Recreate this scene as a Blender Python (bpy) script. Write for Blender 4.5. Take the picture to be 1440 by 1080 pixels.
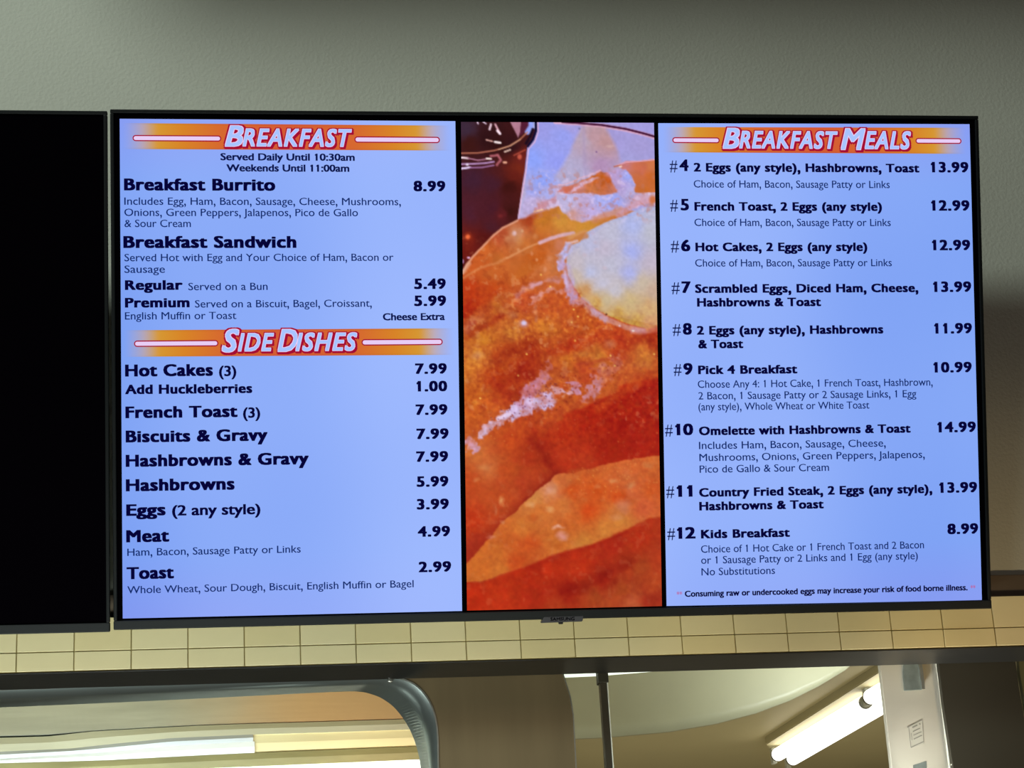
import bpy, bmesh, math, random
import numpy as np
from mathutils import Vector, Matrix

random.seed(4)
rng = np.random.default_rng(11)
for o in list(bpy.data.objects):
    bpy.data.objects.remove(o)
S = bpy.context.scene
COL = S.collection

# ------------------------------------------------------------------ camera
F = 3000.0
YAW, PITCH, ROLL = 0.14259, 0.34469, -0.05803
CAM = np.array([-0.46584, -2.92491, 1.55893])      # TV bottom edge is at z = 2.25
cy_, sy_ = math.cos(YAW), math.sin(YAW)
cp_, sp_ = math.cos(PITCH), math.sin(PITCH)
FWD = np.array([sy_ * cp_, cy_ * cp_, sp_])
r0 = np.array([cy_, -sy_, 0.0])
u0 = np.cross(r0, FWD)
RIGHT = r0 * math.cos(ROLL) + u0 * math.sin(ROLL)
UP = -r0 * math.sin(ROLL) + u0 * math.cos(ROLL)
cd = bpy.data.cameras.new('camera')
cam = bpy.data.objects.new('camera', cd)
COL.objects.link(cam)
M = Matrix.Identity(4)
for i in range(3):
    M[i][0], M[i][1], M[i][2], M[i][3] = RIGHT[i], UP[i], -FWD[i], CAM[i]
cam.matrix_world = M
cd.sensor_width = 36.0
cd.lens = F / 1440 * 36
cd.clip_start = 0.02
S.camera = cam

# ------------------------------------------------------------------ world, lights, exposure
w = bpy.data.worlds.new('world')
S.world = w
w.use_nodes = True
w.node_tree.nodes['Background'].inputs[0].default_value = (0.95, 0.84, 0.76, 1)
w.node_tree.nodes['Background'].inputs[1].default_value = 0.035
S.view_settings.view_transform = 'Standard'
S.view_settings.look = 'None'
S.view_settings.exposure = 0
S.view_settings.gamma = 1
S.view_settings.use_curve_mapping = False


def light(name, kind, loc, target, energy, color, size=0.1, size_y=None, spot=None, blend=0.5, spread=None):
    ld = bpy.data.lights.new(name, kind)
    ld.energy = energy
    ld.color = color
    if kind == 'AREA':
        ld.size = size
        if size_y:
            ld.shape = 'RECTANGLE'
            ld.size_y = size_y
        if spread:
            ld.spread = math.radians(spread)
    else:
        ld.shadow_soft_size = size
    if kind == 'SPOT':
        ld.spot_size = math.radians(spot)
        ld.spot_blend = blend
    o = bpy.data.objects.new(name, ld)
    COL.objects.link(o)
    o.location = loc
    d = Vector(target) - Vector(loc)
    o.rotation_euler = d.to_track_quat('-Z', 'Y').to_euler()
    o['kind'] = 'helper'
    return o


# dining-room lamp to the upper left of the screens; unseen fills added low to brighten the tiles
light('dining_lamp', 'SPOT', (-2.2, -2.6, 4.25), (0.1, 0.0, 2.9), 310, (0.88, 1.0, 0.92), 0.33, spot=85, blend=0.6)
light('tile_fill', 'AREA', (-1.05, -0.9, 1.3), (-0.75, 0, 2.2), 5.4, (0.92, 1.0, 0.92), 1.7, 0.12, spread=70)
for x_, e_, c_ in ((0.0, 15, (1.0, 0.88, 0.58)), (0.35, 24, (1.0, 0.80, 0.48)), (0.72, 32, (1.0, 0.72, 0.38))):
    light('tile_fill', 'SPOT', (x_ + .02, -1.0, 1.28), (x_, 0, 2.16), e_, c_, 0.05, spot=27, blend=1.0)  # narrow unseen spots, added so that only the tiles brighten
light('warm_wall_fill', 'AREA', (0.4, -3.6, 4.2), (0.2, 0, 3.2), 9, (1.0, 0.80, 0.68), 1.4, 1.0)  # unseen fill, added as warm bounce on the wall
# kitchen lights behind the opening
light('kitchen_lamp', 'AREA', (1.0, 2.0, 2.40), (1.0, 2.0, 1.5), 8, (0.95, 1.0, 0.88), 1.2, 0.2)


# ------------------------------------------------------------------ helpers
def lin(c):
    return [((v / 255.0) / 12.92 if v / 255.0 <= 0.04045 else ((v / 255.0 + 0.055) / 1.055) ** 2.4) for v in c]


def lin_np(a):
    a = np.clip(a, 0, 255) / 255.0
    return np.where(a <= 0.04045, a / 12.92, ((a + 0.055) / 1.055) ** 2.4)


def ray(x, y):
    return FWD * F + RIGHT * (x - 720) + UP * (540 - y)


def at(x, y, Y):
    """point seen at pixel x, y on the vertical plane y = Y"""
    D = ray(x, y)
    t = (Y - CAM[1]) / D[1]
    return CAM + D * t


def atz(x, y, Z):
    D = ray(x, y)
    t = (Z - CAM[2]) / D[2]
    return CAM + D * t


def mat(name, base, rough=0.6, metal=0.0, noise=0.0, nscale=8.0, bump=0.0, bscale=60.0, stretch=None,
        emit=None, strength=1.0, spec=0.5, base2=None, coat=0.0):
    m = bpy.data.materials.new(name)
    m.use_nodes = True
    nt = m.node_tree
    b = nt.nodes['Principled BSDF']
    c = lin(base) + [1]
    b.inputs['Base Color'].default_value = c
    b.inputs['Roughness'].default_value = rough
    b.inputs['Metallic'].default_value = metal
    b.inputs['Specular IOR Level'].default_value = spec
    b.inputs['Coat Weight'].default_value = coat
    tc = nt.nodes.new('ShaderNodeTexCoord')
    mp = nt.nodes.new('ShaderNodeMapping')
    nt.links.new(tc.outputs['Object'], mp.inputs['Vector'])
    if stretch:
        mp.inputs['Scale'].default_value = stretch
    if noise > 0 or base2:
        n = nt.nodes.new('ShaderNodeTexNoise')
        n.inputs['Scale'].default_value = nscale
        n.inputs['Detail'].default_value = 5
        nt.links.new(mp.outputs[0], n.inputs['Vector'])
        cr = nt.nodes.new('ShaderNodeValToRGB')
        cr.color_ramp.elements[0].position = 0.3
        cr.color_ramp.elements[1].position = 0.7
        d = lin(base2) if base2 else [v * (1 - noise) for v in c[:3]]
        cr.color_ramp.elements[0].color = d + [1]
        cr.color_ramp.elements[1].color = c
        nt.links.new(n.outputs['Fac'], cr.inputs['Fac'])
        nt.links.new(cr.outputs['Color'], b.inputs['Base Color'])
    if bump > 0:
        n2 = nt.nodes.new('ShaderNodeTexNoise')
        n2.inputs['Scale'].default_value = bscale
        n2.inputs['Detail'].default_value = 4
        nt.links.new(mp.outputs[0], n2.inputs['Vector'])
        bp = nt.nodes.new('ShaderNodeBump')
        bp.inputs['Strength'].default_value = bump
        bp.inputs['Distance'].default_value = 0.004
        nt.links.new(n2.outputs['Fac'], bp.inputs['Height'])
        nt.links.new(bp.outputs['Normal'], b.inputs['Normal'])
    if emit is not None:
        b.inputs['Emission Color'].default_value = lin(emit) + [1]
        b.inputs['Emission Strength'].default_value = strength
    return m


def link(name, me, m=None, parent=None, kind=None, label=None, cat=None, group=None):
    o = bpy.data.objects.new(name, me)
    COL.objects.link(o)
    if m is not None and me is not None:
        me.materials.append(m)
    if parent is not None:
        o.parent = parent
    for k, v in (('kind', kind), ('label', label), ('category', cat), ('group', group)):
        if v:
            o[k] = v
    return o


def me_from(verts, faces, name='mesh', smooth=False):
    me = bpy.data.meshes.new(name)
    me.from_pydata([tuple(map(float, v)) for v in verts], [], faces)
    me.update()
    if smooth:
        me.polygons.foreach_set('use_smooth', [True] * len(me.polygons))
    return me


def box_me(x0, x1, y0, y1, z0, z1, bevel=0.0, name='box', seg=2):
    bm = bmesh.new()
    bmesh.ops.create_cube(bm, size=1)
    for v in bm.verts:
        v.co = Vector((x0 + (v.co.x + .5) * (x1 - x0), y0 + (v.co.y + .5) * (y1 - y0), z0 + (v.co.z + .5) * (z1 - z0)))
    if bevel > 0:
        bmesh.ops.bevel(bm, geom=list(bm.edges), offset=bevel, segments=seg, affect='EDGES', profile=0.5)
    me = bpy.data.meshes.new(name)
    bm.to_mesh(me)
    bm.free()
    return me


def plate(poly, thick, name='plate', bevel=0.0, axis=None):
    """polygon of 3-D points given a thickness along axis (default: its own normal, pointing away from the viewer)"""
    P = [Vector(map(float, p)) for p in poly]
    n = Vector((0, 0, 0))
    for i in range(len(P)):
        a, b = P[i], P[(i + 1) % len(P)]
        n += a.cross(b)
    n.normalize()
    if axis is not None:
        n = Vector(axis)
    elif n.dot(P[0] - Vector(CAM)) < 0:
        n = -n
    bm = bmesh.new()
    a = [bm.verts.new(p) for p in P]
    b = [bm.verts.new(p + n * thick) for p in P]
    bm.faces.new(a)
    bm.faces.new(list(reversed(b)))
    for i in range(len(P)):
        j = (i + 1) % len(P)
        bm.faces.new((a[i], b[i], b[j], a[j]))
    bmesh.ops.recalc_face_normals(bm, faces=bm.faces)
    if bevel > 0:
        bmesh.ops.bevel(bm, geom=list(bm.edges), offset=bevel, segments=2, affect='EDGES')
    me = bpy.data.meshes.new(name)
    bm.to_mesh(me)
    bm.free()
    return me


def tube_me(p0, p1, r, n=16, cap=True, name='tube'):
    p0, p1 = Vector(p0), Vector(p1)
    d = (p1 - p0).normalized()
    a = d.orthogonal().normalized()
    b = d.cross(a)
    vs, fs = [], []
    for p in (p0, p1):
        for i in range(n):
            t = 2 * math.pi * i / n
            vs.append(p + a * r * math.cos(t) + b * r * math.sin(t))
    for i in range(n):
        j = (i + 1) % n
        fs.append((i, j, n + j, n + i))
    if cap:
        fs.append(tuple(reversed(range(n))))
        fs.append(tuple(range(n, 2 * n)))
    return me_from(vs, fs, name, False)


# ------------------------------------------------------------------ materials
M_wall = mat('painted_wall', (176, 178, 166), 0.75, noise=0.07, nscale=2.5, bump=0.3, bscale=190)
M_trim = mat('brown_trim_paint', (88, 76, 62), 0.6, noise=0.15, nscale=14)
M_tile = mat('cream_glazed_tile', (222, 208, 158), 0.32, noise=0.05, nscale=20, bump=0.08, bscale=40)
M_tile2 = mat('cream_glazed_tile_pale', (226, 214, 168), 0.3, noise=0.06, nscale=16, bump=0.08, bscale=40)
M_grout = mat('tile_grout', (150, 136, 84), 0.9, noise=0.2, nscale=50)
M_steel_dark = mat('dull_lintel_steel', (120, 122, 116), 0.42, 0.85, noise=0.25, nscale=7, stretch=(1, 1, 14), bump=0.05)
M_steel = mat('brushed_steel', (190, 192, 184), 0.34, 0.9, noise=0.12, nscale=6, stretch=(2, 1, 20), bump=0.04)
M_shell = mat('black_plastic', (8, 8, 9), 0.4, noise=0.1, nscale=30, spec=0.3)
M_chin = mat('dark_grey_chin', (16, 20, 22), 0.45, noise=0.12, nscale=30, stretch=(1, 1, 8), spec=0.25)
M_bezel = mat('near_black_bezel', (13, 16, 17), 0.45, noise=0.1, nscale=30, spec=0.2)
M_glass = mat('dark_screen_glass', (3, 2, 4), 0.5, spec=0.0)

# ------------------------------------------------------------------ setting: front wall above, tiled band, lintel
ZB = 2.25 - 0.042          # underside of the tiled lintel
ZT = 2.25 + 0.033          # top of the tiles
ZW = float(at(1420, 808, 0.012)[2])
XL, XR = -2.4, 2.4
wall = link('wall_front', box_me(XL, XR, 0.022, 0.14, ZW, 4.7), M_wall, kind='structure')
trim = link('trim_1', box_me(XL, XR, 0.012, 0.14, ZT - 0.002, ZW, 0.0012), M_trim, kind='structure')
backing = link('wall_lintel', box_me(XL, XR, 0.0012, 0.095, ZB, ZT - 0.003), M_grout, kind='structure')
TW = 0.07725
X0 = float(at(22.6, 947, 0)[0])
gap = 0.0015
z_joint = 2.25 - 0.0143
for r, (za, zb) in enumerate(((ZB + 0.0005, z_joint), (z_joint, ZT))):
    hh = (zb - za) / 2
    proto = [box_me(gap / 2, TW - gap / 2, -0.0008, 0.006, -hh + gap / 2, hh - gap / 2, 0.0006, 'tile') for _ in range(2)]
    proto[0].materials.append(M_tile)
    proto[1].materials.append(M_tile2)
    for i in range(-6, 26):
        o = link('tile', proto[random.randrange(2)], None, parent=backing)
        o.location = (X0 + i * TW, random.uniform(-0.0003, 0.0003), za + hh)
        o.rotation_euler = (random.uniform(-.004, .004), 0, 0)

shade_blocker = link('ceiling_blocker', box_me(-1.02, 3.2, -0.78, -0.66, 3.535, 4.7, .004), mat('blocker_paint', (150, 144, 132), .7, noise=.1), kind='structure')  # unseen blocker, placed and cut to shade the top of the wall

# ------------------------------------------------------------------ television frame of reference
TILT = 0.29934
BASE = Vector((0, -0.06, 2.25))
TVM = Matrix.Translation(BASE) @ Matrix.Rotation(TILT, 4, 'X')
N_TV = np.array(TVM.to_3x3() @ Vector((0, -1, 0)))
EX = np.array((1.0, 0, 0))
EZ = np.array(TVM.to_3x3() @ Vector((0, 0, 1)))
BN = np.array(BASE)


def tvp(x, y, d=0.0):
    """television-plane coordinates (u, v) seen at a pixel, on the plane d in front of the screen"""
    P0 = BN + N_TV * d
    D = ray(x, y)
    t = np.dot(P0 - CAM, N_TV) / np.dot(D, N_TV)
    P = CAM + D * t - P0
    return float(P @ EX), float(P @ EZ)


W2, HT = 1.2335 / 2, 0.7085


def frame_empty(name, label, cat):
    e = bpy.data.objects.new(name, None)
    COL.objects.link(e)
    e['label'] = label
    e['category'] = cat
    return e


def tv_quad(pts, d, name='panel', sub=1):
    """flat panel on the television: four pixel corners (tl, tr, br, bl)"""
    uv = [tvp(x, y, d) for x, y in pts]
    (a, b, c, e) = [np.array(q) for q in uv]
    vs, fs = [], []
    nx, ny = (sub, sub) if isinstance(sub, int) else sub
    for j in range(ny + 1):
        for i in range(nx + 1):
            s, t = i / nx, j / ny
            p = (a * (1 - s) + b * s) * (1 - t) + (e * (1 - s) + c * s) * t
            vs.append((p[0], -d, p[1]))
    for j in range(ny):
        for i in range(nx):
            k = j * (nx + 1) + i
            fs.append((k, k + nx + 1, k + nx + 2, k + 1))
    return me_from(vs, fs, name)


def build_tv(e, x0, x1, z0, z1, inset_l, inset_r, inset_t, chin):
    """slim flat television body in its own frame; screen surface at local y = 0"""
    # back shell, thicker in the middle
    shell = box_me(x0 + .002, x1 - .002, .004, .026, z0 + .002, z1 - .002, 0.003, 'shell')
    link('back_shell', shell, M_shell, e)
    link('rear_housing', box_me(x0 + .2, x1 - .2, .024, .046, z0 + .09, z1 - .16, 0.006, 'housing'), M_shell, e)
    b = .0052
    for nm, q in (('top_bezel', (x0, x1, z1 - b, z1)), ('side_bezel', (x0, x0 + b, z0 + chin, z1 - b)),
                  ('side_bezel', (x1 - b, x1, z0 + chin, z1 - b))):
        link(nm, box_me(q[0], q[1], -.003, .006, q[2], q[3], 0.0012, 'bezel'), M_bezel, e)
    link('chin', box_me(x0, x1, -.004, .006, z0, z0 + chin, 0.0015, 'chin'), M_chin, e)
    g = link('screen', box_me(x0 + b * .8, x1 - b * .8, 0, .005, z0 + chin * .9, z1 - b * .8, 0, 'glass'), M_glass, e)
    return g


tv = frame_empty('television', 'large lit wall television showing a breakfast menu around a food picture', 'television')
tv.matrix_world = TVM
zc = tvp(900, 872)[1]
screen = build_tv(tv, -W2, W2, 0.0, HT, 0, 0, 0, 0.0125)

tv2 = frame_empty('television', 'switched-off black wall television at the left edge of the frame', 'television')
ua, va = tvp(151.0, 156.5)
ub, vb = tvp(155.0, 888.5)
tv2.matrix_world = TVM @ Matrix.Translation((ub, 0, vb)) @ Matrix.Rotation(math.atan2(ua - ub, va - vb), 4, 'Y') @ Matrix.Translation((-W2, 0, 0))
screen2 = build_tv(tv2, -W2, W2, 0.0, math.hypot(va - vb, ua - ub), 0, 0, 0, 0.0125)
# wall mounts behind the two televisions
for par in (tv, tv2):
    bm = bmesh.new()
    me = box_me(-.22, .22, .044, .056, .14, .50, 0.002, 'mount')
    link('mount_plate', me, M_shell, par)
# infrared / logo tab under the chin
a = tvp(765, 867.6, .005); b = tvp(820.5, 866.2, .005); c = tvp(819, 874, .005); d = tvp(761, 876.2, .005)
tabpoly = [(a[0], -.005, a[1]), (b[0], -.005, b[1]), (c[0], -.005, c[1]), (d[0], -.005, d[1])]
bm = bmesh.new()
fr = [bm.verts.new(p) for p in tabpoly]
bk = [bm.verts.new((p[0], .006, p[2])) for p in tabpoly]
bm.faces.new(fr); bm.faces.new(list(reversed(bk)))
for i in range(4):
    bm.faces.new((fr[i], bk[i], bk[(i + 1) % 4], fr[(i + 1) % 4]))
bmesh.ops.recalc_face_normals(bm, faces=bm.faces)
bmesh.ops.bevel(bm, geom=list(bm.edges), offset=.0006, segments=2, affect='EDGES')
me = bpy.data.meshes.new('tab'); bm.to_mesh(me); bm.free()
M_tab = mat('grey_logo_tab', (52, 52, 58), 0.4, noise=0.1)
tab = link('logo_tab', me, M_tab, tv)
q = tvp(789, 876.5, .004)
link('sensor_nub', box_me(q[0] - .003, q[0] + .003, -.004, .004, q[1] - .0012, q[1] + .002, .0008, 'nub'), M_shell, tv)


# ------------------------------------------------------------------ screen content
def emis_color(name, rgb, strength=1.0):
    m = bpy.data.materials.new(name)
    m.use_nodes = True
    nt = m.node_tree
    b = nt.nodes['Principled BSDF']
    b.inputs['Base Color'].default_value = (0, 0, 0, 1)
    b.inputs['Roughness'].default_value = 0.5
    b.inputs['Specular IOR Level'].default_value = 0.0
    b.inputs['Emission Color'].default_value = lin(rgb) + [1]
    b.inputs['Emission Strength'].default_value = strength
    return m


def emis_attr(name, attr='Col'):
    m = emis_color(name, (0, 0, 0))
    nt = m.node_tree
    at_ = nt.nodes.new('ShaderNodeAttribute')
    at_.attribute_name = attr
    nt.links.new(at_.outputs['Color'], nt.nodes['Principled BSDF'].inputs['Emission Color'])
    return m


M_show = emis_attr('screen_picture')


def color_me(me, fn):
    """fn(px, pz) -> sRGB 0-255 colours for every vertex; stored linear"""
    n = len(me.vertices)
    co = np.empty(n * 3)
    me.vertices.foreach_get('co', co)
    co = co.reshape(n, 3)
    rgb = fn(co)
    ca = me.color_attributes.new('Col', 'FLOAT_COLOR', 'POINT')
    out = np.ones((n, 4), np.float32)
    out[:, :3] = lin_np(rgb)
    ca.data.foreach_set('color', out.ravel())


def panel_rgb(u, v):
    """blue-white menu background of the display: brightest near the middle of the set"""
    s = np.clip(np.abs(u + 0.03) / 0.58, 0, 1)
    t = v / HT
    a = np.array([160, 186, 255.0]); b = np.array([129, 164, 245.0])
    k = (s ** 1.35)[:, None]
    c = a * (1 - k) + b * k
    e = np.clip((np.abs(t - .5) - .36) / .14, 0, 1)[:, None] * k
    c = c + e * np.array([6, -10, -4.0])
    c += (3 * np.sin(u * 23 + 2 * v) + 2 * np.sin(v * 17 - u * 6))[:, None] * np.array([1, .8, .3])
    return c


LQ = [(168.3, 167.0), (640.3, 170.4), (649.8, 859.2), (172.6, 869.8)]
RQ = [(925.6, 173.2), (1363.4, 174.6), (1380.8, 844.0), (937.4, 852.2)]
for q in (LQ, RQ):
    me = tv_quad(q, .0004, 'menu_panel', (60, 80))
    color_me(me, lambda co: panel_rgb(co[:, 0], co[:, 2]))
    link('menu_panel', me, M_show, screen)

# --- heading strips: an orange band that fades out at its ends


def strip(x0, x1, yt0, yt1, yb0, yb1):
    me = tv_quad([(x0, yt0), (x1, yt1), (x1 + .4, yb1), (x0 + .3, yb0)], .0007, 'strip', (120, 12))
    co = np.array([v.co[:] for v in me.vertices])
    ua_, ub_ = co[:, 0].min(), co[:, 0].max()
    va_, vb_ = co[:, 2].min(), co[:, 2].max()

    def fn(c):
        s = (c[:, 0] - ua_) / (ub_ - ua_)
        base = panel_rgb(c[:, 0], c[:, 2])
        e = np.minimum(s, 1 - s) * 2              # 0 at the ends, 1 in the middle
        knots = [0, .12, .22, .36, .60, 1]
        cols = np.array([[160, 165, 225], [205, 165, 150], [214, 150, 50], [216, 132, 40], [214, 104, 48], [212, 90, 52]], float)
        k = np.stack([np.interp(e, knots, cols[:, i]) for i in range(3)], 1)
        a = np.interp(e, [0, .05, .2, 1], [0, .35, 1, 1])[:, None]
        t = (c[:, 2] - va_) / (vb_ - va_)
        edge = np.clip(np.minimum(t, 1 - t) / .04, 0, 1)[:, None]
        k = k * (.93 + .07 * edge)
        return base * (1 - a) + k * a
    color_me(me, fn)
    link('heading_strip', me, M_show, screen)


strip(172, 634, 173.0, 176.6, 209.6, 211.8)
strip(174, 638, 464.4, 461.6, 501.8, 499.0)
strip(932, 1358, 178.6, 179.6, 214.2, 216.4)

C_NAVY = emis_color('navy_lettering', (6, 4, 56))
C_LIGHT = emis_color('thin_blue_lettering', (12, 40, 106))
C_MED = emis_color('dark_blue_lettering', (12, 22, 78))
C_RED = emis_color('crimson_outline', (164, 12, 52))
C_PINK = emis_color('pale_pink_fill', (232, 205, 245))
C_HEAD = emis_color('pale_blue_heading', (168, 196, 255))
C_STAR = emis_color('rose_asterisks', (190, 80, 130))
C_LOGO = emis_color('grey_logo_lettering', (20, 20, 24), 0.6)
PXM = float(tvp(721, 500)[0] - tvp(720, 500)[0])    # metres of screen per pixel

XH, CAPB = 0.455, 0.682      # x-height and cap height of the built-in letters


def glyph_mesh(s, offset, shear=0.0, space=1.0, res=3, fat=0.0):
    cu = bpy.data.curves.new('t', 'FONT')
    cu.body = s
    cu.size = 1.0
    cu.offset = offset
    cu.shear = shear
    cu.space_character = space
    cu.resolution_u = res
    cu.fill_mode = 'FRONT'
    ob = bpy.data.objects.new('t', cu)
    COL.objects.link(ob)
    me = bpy.data.meshes.new_from_object(ob)
    bpy.data.objects.remove(ob)
    bpy.data.curves.remove(cu)
    add_flags(me, s, offset, shear)
    if ',' in s:
        long_commas(me)
    if not shear and any(ch.islower() for ch in s):
        for v in me.vertices:
            y = v.co.y
            if y > XH:
                v.co.y = XH * 1.08 + (y - XH) * (CAPB - XH * 1.08) / (CAPB - XH)
            elif y > 0:
                v.co.y = y * 1.08
    if fat:
        bm = bmesh.new()
        k = .5 if not shear else .9
        dirs = ((-fat, 0), (fat, 0)) if fat < .012 else [(i * fat, j * fat * k) for i in (-1, 0, 1) for j in (-1, 0, 1)]
        for dx_, dy_ in dirs:
            n0 = len(bm.verts)
            bm.from_mesh(me)
            bm.verts.ensure_lookup_table()
            for v in bm.verts[n0:]:
                v.co.x += dx_
                v.co.y += dy_
        bm.to_mesh(me)
        bm.free()
    n = len(me.vertices)
    co = np.empty(n * 3)
    me.vertices.foreach_get('co', co)
    return me, co.reshape(n, 3)


def islands(bm):
    seen, out_ = set(), []
    for v in bm.verts:
        if v in seen:
            continue
        st_, isl = [v], []
        seen.add(v)
        while st_:
            a = st_.pop(); isl.append(a)
            for e in a.link_edges:
                b = e.other_vert(a)
                if b not in seen:
                    seen.add(b); st_.append(b)
        out_.append(isl)
    return out_


def long_commas(me):
    bm = bmesh.new()
    bm.from_mesh(me)
    for isl in islands(bm):
        ys = [a.co.y for a in isl]
        if max(ys) < .25 and min(ys) < -.03:
            t = max(ys)
            for a in isl:
                a.co.y = t + (a.co.y - t) * 1.45
    bm.to_mesh(me)
    bm.free()


def add_flags(me, s, off, shear):
    """the plain stroke that stands for the figure one gets its slanted flag"""
    if '1' not in s:
        return
    bm = bmesh.new()
    bm.from_mesh(me)
    seen, bars = set(), []
    for v in bm.verts:
        if v in seen:
            continue
        st_, isl = [v], []
        seen.add(v)
        while st_:
            a = st_.pop(); isl.append(a)
            for e in a.link_edges:
                b = e.other_vert(a)
                if b not in seen:
                    seen.add(b); st_.append(b)
        xs = [a.co.x for a in isl]; ys = [a.co.y for a in isl]
        if max(ys) - min(ys) > .6 and .0935 + 1.8 * off < max(xs) - min(xs) < .2 + 2 * off and len(isl) <= 24:
            bars.append((min(xs), max(xs), min(ys), max(ys)))
    bars.sort()
    if len(bars) == s.count('1'):
        for (xa, xb, ya, yb) in bars:
            if True:
                wd = xb - xa
                vs = [bm.verts.new((xa + wd * .5, yb, 0)), bm.verts.new((xa - wd * .62 - .02, yb - wd * .55 - .08, 0)),
                      bm.verts.new((xa - wd * .5, yb - wd * 1.25 - .08, 0)), bm.verts.new((xa + wd * .3, yb - wd * .95 - .04, 0))]
                bm.faces.new(vs)
    else:
        print('ONES', s, len(bars), s.count('1'), bars[:3])
    bm.to_mesh(me)
    bm.free()


me_, co_ = glyph_mesh('H', 0.0)
CAP = co_[:, 1].max() - co_[:, 1].min()
bpy.data.meshes.remove(me_)


def text(s, x0, x1, yb, cap, mtl, weight=0.0, shear=0.0, depth=.001, name='menu_text', dx=0.0, dy=0.0, fitw=None, space=1.0, parent=None, rot=0.0):
    """lettering whose left end stands at pixel (x0, yb) and whose right end reaches x1; cap = cap height in pixels"""
    me, co = glyph_mesh(s, 0.0, shear, space, fat=weight)
    if fitw is not None:                    # outline layers take the fit of the plain letters
        lo, hi = fitw
    else:
        lo, hi = co[:, 0].min(), co[:, 0].max()
    ua_, va_ = tvp(x0, yb, depth)
    ub_, _ = tvp(x1, yb, depth)
    sx = (ub_ - ua_) / (hi - lo)
    capm = abs(tvp(x0, yb - cap, depth)[1] - va_)
    sy = capm / (CAP + (1.0 * weight if fitw is None else 0))
    up = .5 * weight if fitw is None else 0
    X = ua_ + (co[:, 0] - lo) * sx + dx * PXM
    Z = va_ + (co[:, 1] + up) * sy + dy * PXM
    if rot:
        Z = Z + (X - ua_) * rot
    out = np.stack([X, np.full(len(X), -depth), Z], 1)
    me.vertices.foreach_set('co', out.ravel())
    me.update()
    me.materials.clear()
    return link(name, me, mtl, parent or screen), (lo, hi)


HEAVY, SEMI, MED, THIN = 0.048, 0.030, 0.024, 0.0085


def heavy(s, x0, x1, yb, cap): text(s, x0, x1, yb, cap, C_NAVY, HEAVY, space=1.08, name='menu_item')
def semi(s, x0, x1, yb, cap): text(s, x0, x1, yb, cap, C_NAVY, SEMI, name='menu_item')
def med(s, x0, x1, yb, cap): text(s, x0, x1, yb, cap, C_MED, .034, name='menu_note')
def thin(s, x0, x1, yb, cap=10.4): text(s, x0, x1, yb, cap, C_LIGHT, THIN, name='menu_description')
def price(s, x0, x1, yb, h=14.8): text(s, x0, x1, yb, h, C_NAVY, 0.05, space=1.14, name='price')


med('Served Daily Until 10:30am', 310, 498.9, 225.4, 10)
med('Weekends Until 11:00am', 318.4, 491.3, 241, 10)
heavy('Breakfast Burrito', 174.4, 387.2, 267.8, 16.9)
price('8.99', 581.6, 626.4, 269)
thin('Includes Egg, Ham, Bacon, Sausage, Cheese, Mushrooms,', 174.8, 563.8, 288)
thin('Onions, Green Peppers, Jalapenos, Pico de Gallo', 174.8, 503.5, 303.8)
thin('& Sour Cream', 175, 268.5, 319.4)
heavy('Breakfast Sandwich', 173.5, 416.9, 348.8, 16.9)
thin('Served Hot with Egg and Your Choice of Ham, Bacon or', 175, 553.4, 367.5)
thin('Sausage', 175, 232, 383.8)
heavy('Regular', 175.7, 256.9, 407.8, 13.7)
thin('Served on a Bun', 264.8, 376.4, 408.2)
heavy('Premium', 175.7, 266.7, 432.6, 13.7)
thin('Served on a Biscuit, Bagel, Croissant,', 274.2, 522.9, 432.6)
thin('English Muffin or Toast', 175.7, 332.5, 449.5)
price('5.49', 582.5, 627, 406.5)
price('5.99', 582.5, 627.5, 430.4)
med('Cheese Extra', 538.4, 625.7, 450.6, 10)
heavy('Hot Cakes', 175.9, 299.5, 529.6, 16.9)
semi('(3)', 308, 332.4, 529, 14.5)
heavy('Add Huckleberries', 176, 354.8, 554.4, 13.3)
heavy('French Toast', 176.4, 334.2, 588.2, 16.5)
semi('(3)', 341.8, 366, 587.6, 14.5)
heavy('Biscuits & Gravy', 176.8, 376.4, 622.3, 16.8)
heavy('Hashbrowns & Gravy', 176.8, 434.3, 656.6, 17)
heavy('Hashbrowns', 177, 330, 691, 17)
heavy('Eggs', 177.5, 233, 725.6, 16.3)
semi('(2 any style)', 242, 366.3, 725.2, 14.6)
heavy('Meat', 177.5, 238.1, 762.8, 17.2)
thin('Ham, Bacon, Sausage Patty or Links', 179, 423, 781.9)
heavy('Toast', 178, 244.7, 814.7, 17)
thin('Whole Wheat, Sour Dough, Biscuit, English Muffin or Bagel', 179, 581.9, 834.8)
for s, a_, b_, y_ in (('7.99', 583.8, 628.4, 525.9), ('1.00', 585.7, 629, 550.6), ('7.99', 584.5, 629.3, 583.6),
                      ('7.99', 585.7, 631, 617.6), ('7.99', 585.3, 630.3, 649.6), ('5.99', 586, 630.7, 684.7),
                      ('3.99', 586.2, 631.3, 716.6), ('4.99', 587.5, 633, 755), ('2.99', 588.8, 634.6, 804.8)):
    price(s, a_, b_, y_)


def number(n, h0, h1, n0, n1, yb):
    text('#', h0, h1, yb, 16.5, C_MED, 0.0, name='item_number')
    text(n, n0, n1, yb, 16.3, C_NAVY, 0.046, name='item_number')


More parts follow.
